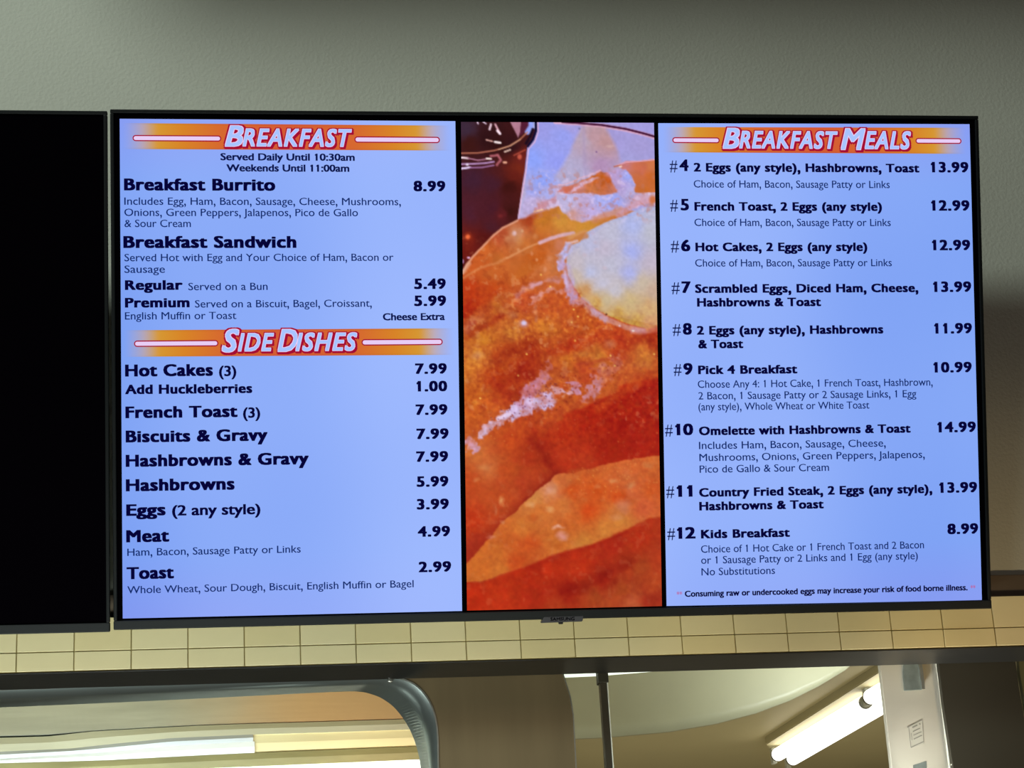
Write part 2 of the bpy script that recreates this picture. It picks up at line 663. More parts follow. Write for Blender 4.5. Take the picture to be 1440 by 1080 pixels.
number('4', 941.9, 952.8, 955.5, 968.5, 240.6)
number('5', 942.5, 953.5, 957.2, 969, 295.9)
number('6', 943.5, 955, 957.8, 971, 353.4)
number('7', 944.5, 956, 958.5, 971.5, 412)
number('8', 946, 957.5, 960.3, 973, 470.7)
number('9', 947.5, 958.5, 961, 974.2, 527)
number('10', 935.3, 946.2, 949.5, 975, 612.2)
number('11', 937, 948.3, 951.5, 974, 698.8)
number('12', 938.5, 949.5, 952, 978.3, 757.8)
heavy('2 Eggs (any style), Hashbrowns, Toast', 975.6, 1293, 241.3, 12.2)
heavy('French Toast, 2 Eggs (any style)', 976.6, 1240.4, 296.3, 12.2)
heavy('Hot Cakes, 2 Eggs (any style)', 978, 1219.8, 353.4, 12.2)
heavy('Scrambled Eggs, Diced Ham, Cheese,', 977.5, 1291.6, 412, 12.2)
heavy('Hashbrowns & Toast', 980.3, 1154.8, 431.3, 12.2)
heavy('2 Eggs (any style), Hashbrowns', 980, 1242.3, 470.7, 12.2)
heavy('& Toast', 982, 1045.4, 490, 12.2)
heavy('Pick 4 Breakfast', 981.8, 1121.4, 526.3, 12.2)
heavy('Omelette with Hashbrowns & Toast', 983, 1280.8, 612.2, 12.2)
heavy('Country Fried Steak, 2 Eggs (any style),', 983.2, 1311.3, 698.8, 12.2)
heavy('Hashbrowns & Toast', 983.4, 1158.6, 718, 12.2)
heavy('Kids Breakfast', 985.8, 1111, 757.3, 12.2)
for s, a_, b_, y_ in (('13.99', 1309, 1362, 242.4), ('12.99', 1309.5, 1363.5, 296.3), ('12.99', 1310.7, 1364.5, 352),
                      ('13.99', 1312.2, 1366, 410.7), ('11.99', 1313.8, 1367, 469.2), ('10.99', 1312.7, 1366.7, 524),
                      ('14.99', 1318.3, 1372.5, 608.2), ('13.99', 1321, 1374.3, 693.2), ('8.99', 1332.4, 1375.8, 751.3)):
    price(s, a_, b_, y_)
thin('Choice of Ham, Bacon, Sausage Patty or Links', 975.6, 1251.3, 263.8)
thin('Choice of Ham, Bacon, Sausage Patty or Links', 976.6, 1252.7, 317.9)
thin('Choice of Ham, Bacon, Sausage Patty or Links', 977.6, 1254.2, 375)
thin('Choose Any 4: 1 Hot Cake, 1 French Toast, Hashbrown,', 981.3, 1311.7, 545.6)
thin('2 Bacon, 1 Sausage Patty or 2 Sausage Links, 1 Egg', 982.2, 1288.8, 561.9)
thin('(any style), Whole Wheat or White Toast', 982.2, 1222.7, 577.3)
thin('Includes Ham, Bacon, Sausage, Cheese,', 983, 1245.7, 631.7)
thin('Mushrooms, Onions, Green Peppers, Jalapenos,', 983.6, 1300.6, 648.6)
thin('Pico de Gallo & Sour Cream', 983.9, 1166, 665)
thin('Choice of 1 Hot Cake or 1 French Toast and 2 Bacon', 985.8, 1299.6, 777.5)
thin('or 1 Sausage Patty or 2 Links and 1 Egg (any style)', 986, 1291, 793)
thin('No Substitutions', 986.5, 1090, 809.4)
text('**', 951.5, 959.5, 839.6, 7.5, C_STAR, 0.01, name='menu_note')
text('Consuming raw or undercooked eggs may increase your risk of food borne illness.', 963, 1361, 839.4, 8.4, C_NAVY, 0.036, name='menu_note')
text('**', 1364.8, 1372, 830.6, 7.5, C_STAR, 0.01, name='menu_note')
text('SAMSUNG', 774, 808, 873.2, 4.6, C_LOGO, 0.02, name='logo_lettering', depth=.0056, parent=tab)


# comic-style slanted headings: crimson shadow and outline under a pale blue face
def heading(pieces):
    for (s, x0, x1, yb, cap, sp, rot) in pieces:
        wgt = 0.014
        _, fw = text(s, x0, x1, yb, cap, C_HEAD, wgt, .26, .0022, 'heading_text', space=sp, rot=rot)
        me, co = glyph_mesh(s, 0.0, .26, sp, fat=wgt)
        lo, hi = co[:, 0].min(), co[:, 0].max()
        bpy.data.meshes.remove(me)
        for (ww, dpt, ddx, ddy, mm) in ((0.036, .0018, 0, 0, C_PINK), (0.085, .0016, .2, -.2, C_RED), (0.085, .0014, 1.5, -1.5, C_RED)):
            text(s, x0, x1, yb, cap * CAP / (CAP + 1.24 * wgt), mm, ww, .26, dpt, 'heading_outline', dx=ddx, dy=ddy + .62 * wgt * cap / (CAP + 1.24 * wgt), fitw=(lo, hi), space=sp, rot=rot)


heading([('B', 317, 342, 205.4, 28.5, 1.0, 0), ('REAKFAST', 341.5, 494.5, 205.2, 24, 1.14, 0),
         ('S', 312.5, 336, 494.6, 31, 1.0, 0), ('IDE', 335, 385, 493.6, 24.5, 1.14, 0),
         ('D', 391, 418, 494, 30.5, 1.0, 0), ('ISHES', 416, 502, 493.2, 24.5, 1.14, 0),
         ('B', 1017, 1040, 208.4, 28, 1.0, 0), ('REAKFAST', 1040, 1178, 208, 23.5, 1.14, 0),
         ('M', 1183, 1217, 210, 29, 1.0, 0), ('EALS', 1216.5, 1281, 209, 24, 1.14, 0)])


def capsule(x0, x1, yt, yb):
    """rounded bar with a crimson rim"""
    for grow, dpt, mm in ((1.6, .0012, C_RED), (0, .0015, C_PINK)):
        a_ = tvp(x0 - grow, (yt + yb) / 2, dpt)
        b_ = tvp(x1 + grow, (yt + yb) / 2, dpt)
        r_ = ((yb - yt) / 2 + grow) * PXM
        vs = []
        for k in range(17):
            t = math.pi / 2 + math.pi * k / 16
            vs.append((a_[0] + r_ + r_ * math.cos(t), -dpt, (a_[1] + b_[1]) / 2 + r_ * math.sin(t)))
        for k in range(17):
            t = -math.pi / 2 + math.pi * k / 16
            vs.append((b_[0] - r_ + r_ * math.cos(t), -dpt, (a_[1] + b_[1]) / 2 + r_ * math.sin(t)))
        link('heading_bar', me_from(vs, [tuple(range(len(vs)))]), mm, screen)


capsule(188, 309.5, 191.8, 197.2)
capsule(500, 617, 193.6, 199.4)
capsule(190, 305.5, 480.2, 485.8)
capsule(510, 621, 478.2, 484.0)
capsule(947, 1010.5, 194.6, 199.8)
capsule(1289, 1350.5, 195.6, 200.8)


# ------------------------------------------------------------------ the food picture in the middle of the screen
def smooth_noise(X, Y, scale, seed, octaves=3):
    r = np.random.default_rng(seed)
    out = np.zeros_like(X)
    amp, tot = 1.0, 0.0
    for o in range(octaves):
        s = scale / (2 ** o)
        g = r.random((int(800 / s) + 4, int(400 / s) + 4))
        gx, gy = (X - 640) / s, (Y - 160) / s
        ix, iy = np.floor(gx).astype(int), np.floor(gy).astype(int)
        fx, fy = gx - ix, gy - iy
        fx, fy = fx * fx * (3 - 2 * fx), fy * fy * (3 - 2 * fy)
        ix = np.clip(ix, 0, g.shape[1] - 2); iy = np.clip(iy, 0, g.shape[0] - 2)
        v = (g[iy, ix] * (1 - fx) + g[iy, ix + 1] * fx) * (1 - fy) + (g[iy + 1, ix] * (1 - fx) + g[iy + 1, ix + 1] * fx) * fy
        out += v * amp; tot += amp; amp *= .55
    return out / tot * 2 - 1


def poly_dist(X, Y, poly, closed=True):
    """distance to the outline and, for closed ones, an inside mask"""
    d = np.full(X.shape, 1e9)
    inside = np.zeros(X.shape, bool)
    n = len(poly)
    for i in range(n if closed else n - 1):
        x1, y1 = poly[i][:2]; x2, y2 = poly[(i + 1) % n][:2]
        dx, dy = x2 - x1, y2 - y1
        t = np.clip(((X - x1) * dx + (Y - y1) * dy) / (dx * dx + dy * dy + 1e-9), 0, 1)
        d = np.minimum(d, np.hypot(X - x1 - t * dx, Y - y1 - t * dy))
        if closed and y1 != y2:
            inside ^= ((y1 > Y) != (y2 > Y)) & (X < dx * (Y - y1) / dy + x1)
    return d, inside


def paint_food(X, Y):
    C = np.zeros(X.shape + (3,))
    n1 = smooth_noise(X, Y, 14, 1, 3); n2 = smooth_noise(X, Y, 5, 2, 2); n3 = smooth_noise(X, Y, 40, 3, 3)
    n4 = smooth_noise(X, Y, 3, 4, 1)
    n5 = smooth_noise(X, Y, 7, 21, 3); n6 = smooth_noise(X, Y, 4.5, 22, 2)
    wx = n1 * 2.2 + n2 * 1.2; wy = smooth_noise(X, Y, 12, 8, 3) * 2.2

    def field(pts, power=2.6):
        num = np.zeros(X.shape + (3,)); den = np.zeros(X.shape)
        for (x, y, c) in pts:
            k = 1 / (((X + n1 * 6 - x) ** 2 + ((Y + wy * 2 - y)) ** 2) ** (power / 2) + 30)
            num += k[..., None] * np.array(c, float); den += k
        return num / den[..., None]

    def put(mask, col):
        nonlocal C
        col = np.array(col, float)
        C = C * (1 - mask[..., None]) + col * mask[..., None]

    def region(poly, pts, soft=1.0, warp=1.0, grain=0):
        d, ins = poly_dist(X + wx * warp, Y + wy * warp, poly)
        m = np.clip(np.where(ins, d, -d) / soft + .5, 0, 1)
        col = field(pts) if isinstance(pts, list) else np.array(pts, float) * np.ones(X.shape + (3,))
        if grain:
            col = col * (1 + (n2 * .6 + n4 * .4)[..., None] * grain)
        put(m, col)

    def stroke(pts, w, col, soft=1.0, warp=0.0, op=1.0, rough=0.0):
        d, _ = poly_dist(X + wx * warp, Y + wy * warp, pts, False)
        m = np.clip((w / 2 - d + rough * n2 * w) / soft + .5, 0, 1) * op
        if rough:
            m = m * np.clip(.78 + .5 * n5, 0, 1)
            col = np.array(col, float) * (1 + .10 * n6[..., None])
        put(m, col)

    def blob(x, y, rx, ry, col, op=1.0, soft=.5, warp=0.0):
        q = np.hypot((X + wx * warp - x) / rx, (Y + wy * warp - y) / ry)
        put(np.clip((1 - q) / soft, 0, 1) * op, col)

    # plate and paper behind
    C[:] = field([(760, 180, (155, 155, 228)), (750, 225, (142, 163, 250)), (762, 258, (145, 163, 248)), (745, 290, (185, 180, 222)),
                  (790, 190, (152, 160, 240)), (785, 230, (150, 158, 245)), (800, 255, (178, 178, 222)), (900, 205, (166, 156, 214)),
                  (885, 235, (166, 162, 218)), (862, 200, (165, 155, 215)), (800, 175, (170, 160, 225)), (735, 270, (182, 170, 205)),
                  (770, 285, (190, 175, 222)), (910, 180, (165, 158, 225))])
    region([(818, 176), (800, 215), (780, 250), (800, 262), (878, 250), (868, 212), (850, 176)],
           [(820, 195, (184, 164, 185)), (800, 235, (180, 172, 208)), (835, 190, (190, 150, 160)), (848, 200, (190, 146, 150)),
            (845, 235, (178, 142, 182)), (865, 245, (178, 160, 200)), (815, 245, (178, 170, 205))], 6, .5)
    stroke([(820, 176), (822, 250)], 3, (172, 150, 195), 6, op=.5)
    blob(857, 206, 8, 3, (215, 180, 180), .7, 1)
    stroke([(780, 171.5), (812, 173.5), (845, 176.5), (880, 182.5), (905, 188.5), (930, 196)], 5.6, (235, 175, 195), 1.5, op=.8)
    stroke([(790, 171.5), (812, 173), (845, 175.8), (880, 181.5), (905, 187.8), (930, 195)], 3.0, (64, 14, 48), 1.0)
    blob(814, 181, 2, 2, (100, 100, 150), .8); blob(838, 214, 1.6, 1.6, (120, 85, 140), .8); blob(757, 243, 2, 2.5, (100, 120, 190), .6)

    # glass of syrup
    region([(640, 165), (753, 165), (753.5, 188), (748, 200), (741, 208), (738, 235), (732, 275), (727, 312), (700, 330), (640, 392)],
           [(655, 180, (62, 42, 60)), (685, 195, (48, 19, 22)), (700, 205, (48, 18, 18)), (660, 205, (62, 24, 22)), (720, 205, (50, 20, 24)),
            (665, 255, (66, 32, 50)), (690, 260, (70, 30, 44)), (715, 262, (62, 20, 18)), (728, 238, (120, 40, 25)), (722, 250, (105, 32, 24)),
            (660, 300, (78, 32, 46)), (690, 295, (74, 28, 40)), (715, 300, (56, 20, 16)), (705, 303, (96, 30, 34)), (735, 225, (110, 34, 30)),
            (690, 320, (76, 30, 40)), (660, 340, (120, 32, 22)), (652, 355, (110, 26, 20)), (680, 335, (88, 22, 20)), (650, 380, (80, 20, 22))], 1.2, .15)
    region([(716, 170), (732, 170), (731, 185), (728, 194), (722, 182)], (178, 124, 144), 1.5, .2)
    region([(732, 170), (744, 170), (743, 180), (735, 188), (730, 192)], (86, 30, 52), 1.5, .1)
    stroke([(746, 168), (746, 178), (741, 186)], 7, (150, 168, 250), 2)
    stroke([(750.5, 168), (750, 180), (744, 195)], 2, (190, 200, 255), 1)
    stroke([(752.5, 168), (753, 184), (749, 196), (742, 206)], 3.6, (16, 14, 52), 1.2)
    stroke([(748.5, 182), (745, 192), (739, 202)], 4, (30, 14, 30), 1.5)
    stroke([(755.5, 172), (756, 185), (751, 200), (742.5, 209.5), (739, 240), (733, 276), (728, 310)], 1.6, (236, 188, 222), 1.2)
    stroke([(646, 216), (672, 215.5), (695, 212), (715, 206), (730, 197), (741, 186)], 1.8, (196, 118, 92), 1.2)
    stroke([(700, 211), (718, 205), (731, 196)], 1.0, (235, 190, 150), 1)
    stroke([(647, 222), (658, 223)], 2.6, (250, 225, 235), 1); stroke([(658, 223), (672, 226), (686, 224)], 1.6, (190, 130, 160), 1)
    stroke([(684, 223.5), (690, 224)], 2.6, (250, 230, 225), 1)
    stroke([(648, 231.5), (665, 231), (682, 230), (694, 228)], 2.4, (186, 144, 196), 1.2)
    stroke([(647, 238), (661, 236)], 2.8, (236, 215, 255), 1); stroke([(661, 236.5), (678, 236), (694, 233)], 1.8, (170, 120, 175), 1.2)
    blob(657, 232, 3, 2, (240, 225, 250)); stroke([(690, 220), (700, 219), (704, 226), (698, 233)], 3.2, (178, 96, 106), 2, .5)
    stroke([(708, 229), (711, 229)], 3, (245, 180, 150), 1.5); stroke([(709, 214), (717, 211)], 2.2, (222, 190, 176), 1)
    stroke([(722, 219), (738, 211)], 1.5, (190, 80, 60), 1.2); blob(730, 221, 4, 5, (205, 90, 70), .9)
    stroke([(683.5, 197), (692, 199)], 2, (222, 170, 160), 1); stroke([(695.5, 200), (703, 201)], 3, (255, 240, 240), 1)
    stroke([(690, 175), (688, 182)], 2.8, (240, 210, 225), 1); stroke([(696, 175), (702, 187)], 2.6, (225, 170, 185), 1.2); stroke([(699, 184), (702.5, 188)], 3.4, (255, 232, 245), 1)
    stroke([(679, 171), (683, 174)], 2, (225, 200, 225), 1); stroke([(671, 171), (672, 174)], 2, (225, 200, 225), 1)
    blob(658, 334, 7, 8, (190, 62, 26), .8, 1); blob(658, 334, 4, 4.5, (244, 108, 60), 1, .6, .5)
    blob(703, 305, 5, 4, (150, 50, 50), .5, 1); blob(659, 364, 3, 2, (222, 175, 215)); blob(651, 369, 2, 4, (165, 120, 165), .9)

    # toast body
    base = [(680, 350, (206, 98, 38)), (700, 332, (188, 78, 44)), (742, 312, (176, 60, 26)), (727, 330, (202, 134, 96)), (760, 312, (202, 120, 38)),
            (790, 312, (206, 140, 54)), (820, 322, (206, 140, 50)), (740, 348, (200, 108, 46)), (668, 378, (206, 92, 36)), (700, 368, (200, 104, 42)),
            (760, 348, (196, 94, 34)), (790, 352, (205, 118, 78)), (700, 395, (198, 70, 24)), (660, 410, (188, 52, 20)), (655, 440, (176, 44, 20)),
            (730, 392, (196, 92, 34)), (772, 378, (206, 116, 62)), (700, 430, (184, 90, 36)), (680, 420, (180, 56, 22)), (735, 425, (200, 80, 40)),
            (770, 430, (202, 84, 36)), (800, 430, (200, 84, 34)), (665, 450, (186, 84, 40)), (680, 478, (204, 116, 36)), (720, 470, (208, 122, 46)),
            (765, 460, (206, 114, 40)), (830, 468, (196, 82, 30)), (805, 488, (184, 56, 24)), (745, 492, (168, 48, 20)), (715, 495, (182, 66, 26)),
            (700, 530, (178, 54, 20)), (735, 525, (160, 38, 22)), (670, 505, (208, 120, 46)), (665, 560, (196, 92, 30)), (870, 480, (188, 56, 28)),
            (850, 470, (196, 80, 34)), (905, 500, (204, 114, 46)), (920, 480, (170, 50, 24)), (840, 500, (206, 118, 44)), (800, 505, (200, 104, 36)),
            (912, 540, (186, 62, 28)), (652, 525, (204, 112, 40)), (660, 590, (206, 92, 34)), (720, 555, (176, 56, 26)), (690, 580, (196, 84, 32)),
            (790, 530, (190, 84, 36)), (770, 540, (196, 90, 40)), (820, 520, (190, 70, 34)), (880, 515, (196, 88, 40)),
            (660, 680, (196, 72, 30)), (660, 735, (194, 54, 22)), (715, 660, (188, 72, 30)), (745, 640, (174, 50, 24)), (700, 700, (192, 74, 32)),
            (720, 620, (196, 70, 28)), (670, 640, (206, 108, 50)), (685, 660, (204, 104, 52)), (760, 625, (172, 44, 22)), (735, 680, (180, 60, 30)),
            (665, 770, (170, 48, 28))]
    upper = [(640, 402), (650, 384), (655, 373), (665, 360), (680, 345), (690, 334), (705, 321), (726, 311), (740, 302), (760, 294), (775, 287),
             (790, 292), (840, 300), (935, 296), (935, 870), (640, 870)]
    region(upper, base, 1.4, .35, .07)
    # smooth flank of the top slice
    region([(650, 398), (680, 385), (712, 369), (745, 357), (768, 355), (765, 372), (745, 385), (712, 404), (680, 428), (650, 452)],
           [(690, 385, (200, 98, 40)), (720, 372, (204, 104, 44)), (752, 364, (196, 92, 30)), (660, 410, (190, 56, 20)), (690, 408, (194, 68, 24)),
            (655, 435, (176, 42, 18)), (735, 385, (198, 100, 36))], 5, .8, .04)
    # crisp rim of the top slice
    stroke([(650, 386), (656, 374), (666, 361), (681, 346), (691, 335), (706, 322), (727, 311.5)], 2.4, (228, 160, 130), 1.6, .2)
    stroke([(651, 385), (660, 372)], 5, (230, 180, 160), 3, .2, .6)
    stroke([(652, 392), (676, 378), (700, 371), (712, 364)], 3, (218, 134, 80), 3, .5, .7)
    stroke([(712, 364), (735, 353), (752, 345), (765, 341)], 2.6, (226, 150, 96), 2, .5, .8)
    stroke([(758, 343), (775, 336), (792, 331), (806, 329)], 5, (216, 176, 196), 2.2, .5, .9)
    stroke([(800, 335), (822, 328)], 7, (212, 146, 90), 4, .8, .8)
    for (x, y, r, c, o) in ((722, 330, 4, (222, 186, 190), .9), (734, 326, 3, (224, 170, 130), .7), (712, 338, 6, (206, 134, 90), .5), (730, 340, 8, (210, 140, 80), .5),
                            (752, 333, 5, (214, 140, 86), .5), (728, 353, 3, (226, 160, 110), .6), (754, 367, 3, (232, 160, 110), .8), (747, 358, 3, (226, 150, 110), .6),
                            (772, 365, 5, (220, 140, 100), .6), (766, 381, 4, (226, 150, 110), .6), (785, 345, 9, (208, 124, 96), .6), (770, 395, 5, (216, 134, 96), .6)):
        blob(x, y, r, r * 1.2, c, o, .7, .8)
    # powdered sugar behind and over the rim
    region([(728, 310), (738, 280), (738, 262), (770, 262), (800, 262), (785, 290), (770, 296), (745, 303)],
           [(745, 290, (188, 172, 216)), (770, 275, (170, 176, 240)), (760, 292, (205, 160, 180)), (785, 280, (214, 176, 196)), (750, 268, (158, 166, 240))], 4, 1.2, .05)
    stroke([(755, 296), (768, 288), (780, 281)], 8, (202, 130, 136), 4, 1.5, .6)
    stroke([(750, 299), (762, 296)], 1.8, (250, 200, 150), 1, .3)
    region([(780, 275), (800, 272), (878, 272), (884, 262), (896, 268), (935, 272), (935, 284), (905, 288), (888, 297), (872, 300), (842, 309), (818, 314), (803, 310), (790, 298), (781, 287)],
           [(800, 280, (190, 184, 230)), (865, 284, (162, 172, 250)), (845, 282, (172, 176, 242)), (820, 292, (190, 164, 204)), (830, 300, (192, 172, 224)),
            (805, 302, (206, 150, 140)), (885, 275, (172, 160, 205)), (900, 282, (206, 160, 180)), (915, 276, (206, 176, 200)), (795, 290, (190, 180, 220))], 2.5, 1.0, .04)
    stroke([(835, 311), (855, 302), (872, 297)], 9, (212, 136, 100), 5, 1.0, .75)
    stroke([(870, 302), (890, 292), (915, 282)], 8, (206, 156, 176), 4, 1.5, .75)
    blob(915, 290, 10, 6, (210, 110, 60), .6, 1); blob(918, 282, 7, 9, (206, 106, 56), .9, .6)
    region([(783, 272), (792, 262), (812, 257), (828, 250), (842, 241), (858, 243), (866, 256), (872, 271), (850, 275), (800, 272)],
           [(800, 266, (206, 100, 74)), (815, 262, (206, 130, 120)), (842, 250, (204, 96, 24)), (850, 256, (196, 84, 20)), (830, 268, (206, 116, 66)),
            (860, 268, (204, 120, 96)), (790, 272, (206, 130, 130)), (858, 245, (200, 140, 170))], 2, 1.4, .12)
    stroke([(785, 262), (800, 257), (830, 246), (842, 240)], 1.5, (232, 180, 196), 1.5, 1)
    stroke([(802, 270), (826, 256), (838, 250)], 4, (214, 180, 214), 2, 2, .7)
    region([(868, 233), (880, 227), (900, 227), (935, 223), (935, 271), (893, 272), (886, 262), (884, 248), (876, 240)],
           [(880, 232, (200, 120, 120)), (905, 240, (204, 104, 78)), (915, 250, (206, 104, 42)), (900, 258, (204, 108, 60)), (915, 235, (206, 116, 70)), (905, 268, (204, 106, 40))], 1.5, .4, .03)
    stroke([(866, 234), (880, 228.5), (902, 227), (930, 224)], 1.6, (232, 170, 190), 1.2)
    region([(856, 242), (868, 238), (880, 240), (888, 250), (893, 262), (890, 275), (876, 280), (866, 268), (858, 255)],
           [(865, 248, (190, 160, 210)), (882, 250, (160, 170, 245)), (875, 265, (180, 160, 214)), (886, 272, (186, 176, 224)), (866, 262, (186, 156, 200))], 2.5, 1.2, .04)
    blob(872, 234.5, 3, 2, (250, 225, 215)); stroke([(863, 235), (872, 233)], 1.5, (190, 90, 50), 1)

    # butter
    region([(935, 291), (905, 293), (880, 303), (858, 311), (838, 320), (822, 330), (815, 342), (803, 346), (798, 356), (796, 372), (798, 388), (806, 404),
            (820, 424), (838, 437), (858, 447), (885, 458), (910, 464), (935, 464)],
           [(860, 330, (184, 184, 214)), (890, 318, (166, 178, 238)), (890, 355, (158, 170, 244)), (884, 385, (164, 172, 240)), (850, 350, (188, 178, 206)),
            (828, 345, (178, 180, 220)), (830, 385, (180, 186, 228)), (860, 375, (184, 184, 212)), (845, 400, (190, 188, 215)), (862, 410, (190, 186, 205)),
            (915, 330, (180, 182, 205)), (918, 370, (186, 174, 200)), (905, 400, (196, 178, 158)), (885, 425, (200, 172, 120)), (912, 435, (206, 160, 104)),
            (920, 410, (192, 160, 140)), (838, 428, (204, 146, 64)), (820, 412, (204, 142, 78)), (806, 392, (198, 180, 170)), (870, 445, (202, 150, 60)),
            (895, 455, (196, 142, 60)), (915, 458, (206, 140, 90)), (806, 370, (190, 180, 196)), (850, 425, (196, 176, 140))], 1.6, .4, .015)
    for (x, y) in ((832, 330), (836, 342), (822, 360), (850, 378), (838, 352)):
        blob(x, y, 5, 4, (198, 158, 170), .35, 1, .5)
    stroke([(810, 338), (822, 333)], 9, (196, 120, 66), 3, .8, .8); stroke([(797, 343), (812, 341)], 3.5, (224, 190, 196), 2, 1, .8)
    stroke([(934, 466), (905, 467), (880, 462), (850, 449), (832, 438)], 7, (206, 136, 120), 2.5, .5, .9)
    stroke([(852, 451), (834, 440), (818, 426)], 8, (198, 166, 196), 4, 1.2, .85, .3)
    stroke([(800, 350), (790, 362), (787, 374)], 13, (184, 184, 238), 4, 1.3, .95, .25)
    stroke([(788, 374), (796, 380), (800, 400), (805, 416), (809, 426)], 13, (190, 164, 216), 5, 1.6, .85, .3)
    stroke([(793, 385), (797, 405)], 4, (212, 190, 232), 3, .8, .7)
    stroke([(905, 468), (890, 467)], 8, (206, 150, 160), 4, 1, .8)
    blob(871, 460, 2, 2, (240, 220, 235)); blob(852, 444, 2, 2, (70, 15, 25)); blob(890, 467, 2.5, 1.5, (240, 230, 220))

    # granular crumb: orange speckle
    sp = np.clip((n4 * .6 + n2 * .5 - .28) * 3, 0, 1)
    band = np.clip(1 - np.abs(Y - (500 - (X - 650) * .28)) / 70, 0, 1) * np.clip((Y - 400) / 30, 0, 1)
    _, inb = poly_dist(X, Y, [(935, 291), (858, 311), (815, 342), (796, 372), (820, 424), (858, 447), (935, 470)])
    put(sp * band * .45 * (~inb), (226, 148, 58))
    sp2 = np.clip((-n4 * .6 - n2 * .5 - .3) * 3, 0, 1)
    put(sp2 * band * .3 * (~inb), (166, 62, 22))

    # dark ridges
    for pts, wd, c, o in (([(655, 476), (668, 466), (690, 456), (706, 444)], 8, (170, 50, 22), .6), ([(655, 465), (665, 455)], 9, (190, 80, 60), .6),
                          ([(700, 505), (725, 493), (745, 492)], 14, (160, 42, 20), .6), ([(772, 498), (800, 488), (840, 475), (870, 467)], 12, (182, 52, 24), .6),
                          ([(865, 500), (895, 480), (925, 468)], 12, (172, 46, 24), .7), ([(700, 545), (730, 528), (750, 512)], 24, (164, 38, 20), .55),
                          ([(712, 420), (740, 405)], 10, (184, 84, 40), .4), ([(815, 515), (850, 507), (880, 503)], 5, (176, 60, 36), .6),
                          ([(790, 546), (820, 538), (842, 524)], 6, (196, 70, 34), .5)):
        stroke(pts, wd, c, wd * .8, 1.5, o)
    # sugar clusters and streaks
    stroke([(728, 416), (745, 404), (762, 398), (785, 395)], 6, (204, 140, 150), 4, 2, .75, .5)
    stroke([(748, 404), (760, 400)], 5, (218, 170, 190), 3, 2, .7)
    stroke([(745, 430), (752, 420), (764, 413), (776, 408), (790, 411)], 6, (218, 156, 156), 3, 2, .8, .6)
    stroke([(754, 450), (752, 430)], 5, (214, 140, 110), 4, 2, .6, .6)
    blob(736, 457, 9, 7, (206, 160, 180), .8, .8, 1); blob(737, 456, 5, 4, (216, 206, 246), .9, .6, .6)
    blob(720, 445, 9, 6, (212, 140, 90), .5, .8, 1.5); blob(725, 463, 6, 5, (214, 150, 90), .6, .8, 1.5); blob(672, 502, 11, 7, (212, 150, 110), .55, .9, 1)
    blob(858, 485, 10, 8, (202, 130, 96), .6, .9, 1.5); blob(818, 500, 16, 6, (210, 140, 60), .5, .9, 1.5); blob(900, 515, 20, 9, (210, 130, 60), .4, .9, 1.5)
    blob(672, 568, 9, 5, (224, 150, 60), .5, .9, 1.5); blob(712, 440, 9, 5, (216, 140, 80), .5, .9, 1.5)
    # broad dark-red side of the second slice
    region([(757, 625), (775, 600), (800, 582), (835, 568), (860, 556), (880, 543), (905, 536), (940, 534), (940, 643), (900, 650), (862, 655), (830, 662), (805, 662), (783, 670), (765, 655)],
           [(790, 610, (184, 44, 20)), (830, 590, (174, 36, 18)), (880, 570, (168, 32, 18)), (915, 560, (172, 36, 22)), (850, 630, (166, 34, 18)),
            (900, 620, (166, 32, 20)), (800, 645, (184, 50, 24)), (770, 640, (164, 40, 22)), (780, 600, (184, 56, 26)), (820, 650, (180, 52, 26)), (870, 600, (166, 30, 18))], 5, 1.5, .08)
    stroke([(840, 575), (870, 556), (900, 538)], 10, (196, 72, 28), 8, 1, .6)
    blob(786, 640, 18, 14, (188, 56, 28), .5, 1, 1); stroke([(750, 620), (768, 650), (782, 668)], 10, (140, 30, 20), 9, 1, .6)
    # sugar ridge
    stroke([(649, 626), (658, 622), (668, 634)], 10, (206, 160, 196), 3, 2.5, .9, .6)
    stroke([(676, 612), (690, 600), (706, 591), (724, 582)], 13, (206, 176, 206), 4, 2.0, .95, .5)
    stroke([(724, 580), (742, 570), (760, 566), (772, 568)], 20, (202, 180, 224), 5, 1.8, .95, .4)
    stroke([(736, 564), (752, 548), (764, 534)], 15, (198, 140, 178), 6, 1.8, .85, .5)
    stroke([(758, 533), (765, 520), (772, 515)], 9, (200, 120, 126), 4, 2.2, .8, .8)
    stroke([(776, 550), (790, 553), (804, 555)], 8, (214, 172, 194), 3, 2, .9, .6)
    stroke([(806, 545), (813, 552)], 11, (200, 150, 190), 3, 1.6, .9, .6)
    stroke([(828, 556), (836, 546), (838, 536)], 14, (198, 144, 170), 5, 2.0, .85, .6)
    stroke([(845, 530), (858, 520), (866, 512)], 17, (198, 112, 100), 8, 2.2, .75, .7)
    blob(846, 515, 7, 5, (210, 130, 120), .7, .8, 2); stroke([(700, 590), (716, 585)], 6, (228, 210, 240), 2, 1, .8); blob(744, 566, 14, 7, (218, 202, 244), .7, .7, 1.2)
    stroke([(650, 607), (668, 600), (680, 594), (700, 585)], 5, (200, 90, 36), 3, 1.5, .5)
    # dark ring pits and glints in the syrup
    r = np.random.default_rng(5)
    for k in range(60):
        t = r.random()
        x = 690 + t * 100 + r.normal(0, 10); y = 598 - t * 55 + r.normal(0, 9)
        blob(x, y, 1.4, 1.4, (110, 40, 60), .6, .6)
    for k in range(46):
        x = 760 + r.random() * 110; y = 560 - (x - 760) * .38 + r.normal(0, 14)
        blob(x, y, 1.7, 1.6, (130, 40, 26), .6, .7)
    for k in range(120):
        x = 655 + r.random() * 270; y = 440 + r.random() * 190
        if not (y < 470 and x > 800):
            blob(x, y, 1.5, 1.3, (236, 160, 76), .2 + .4 * r.random(), .9)
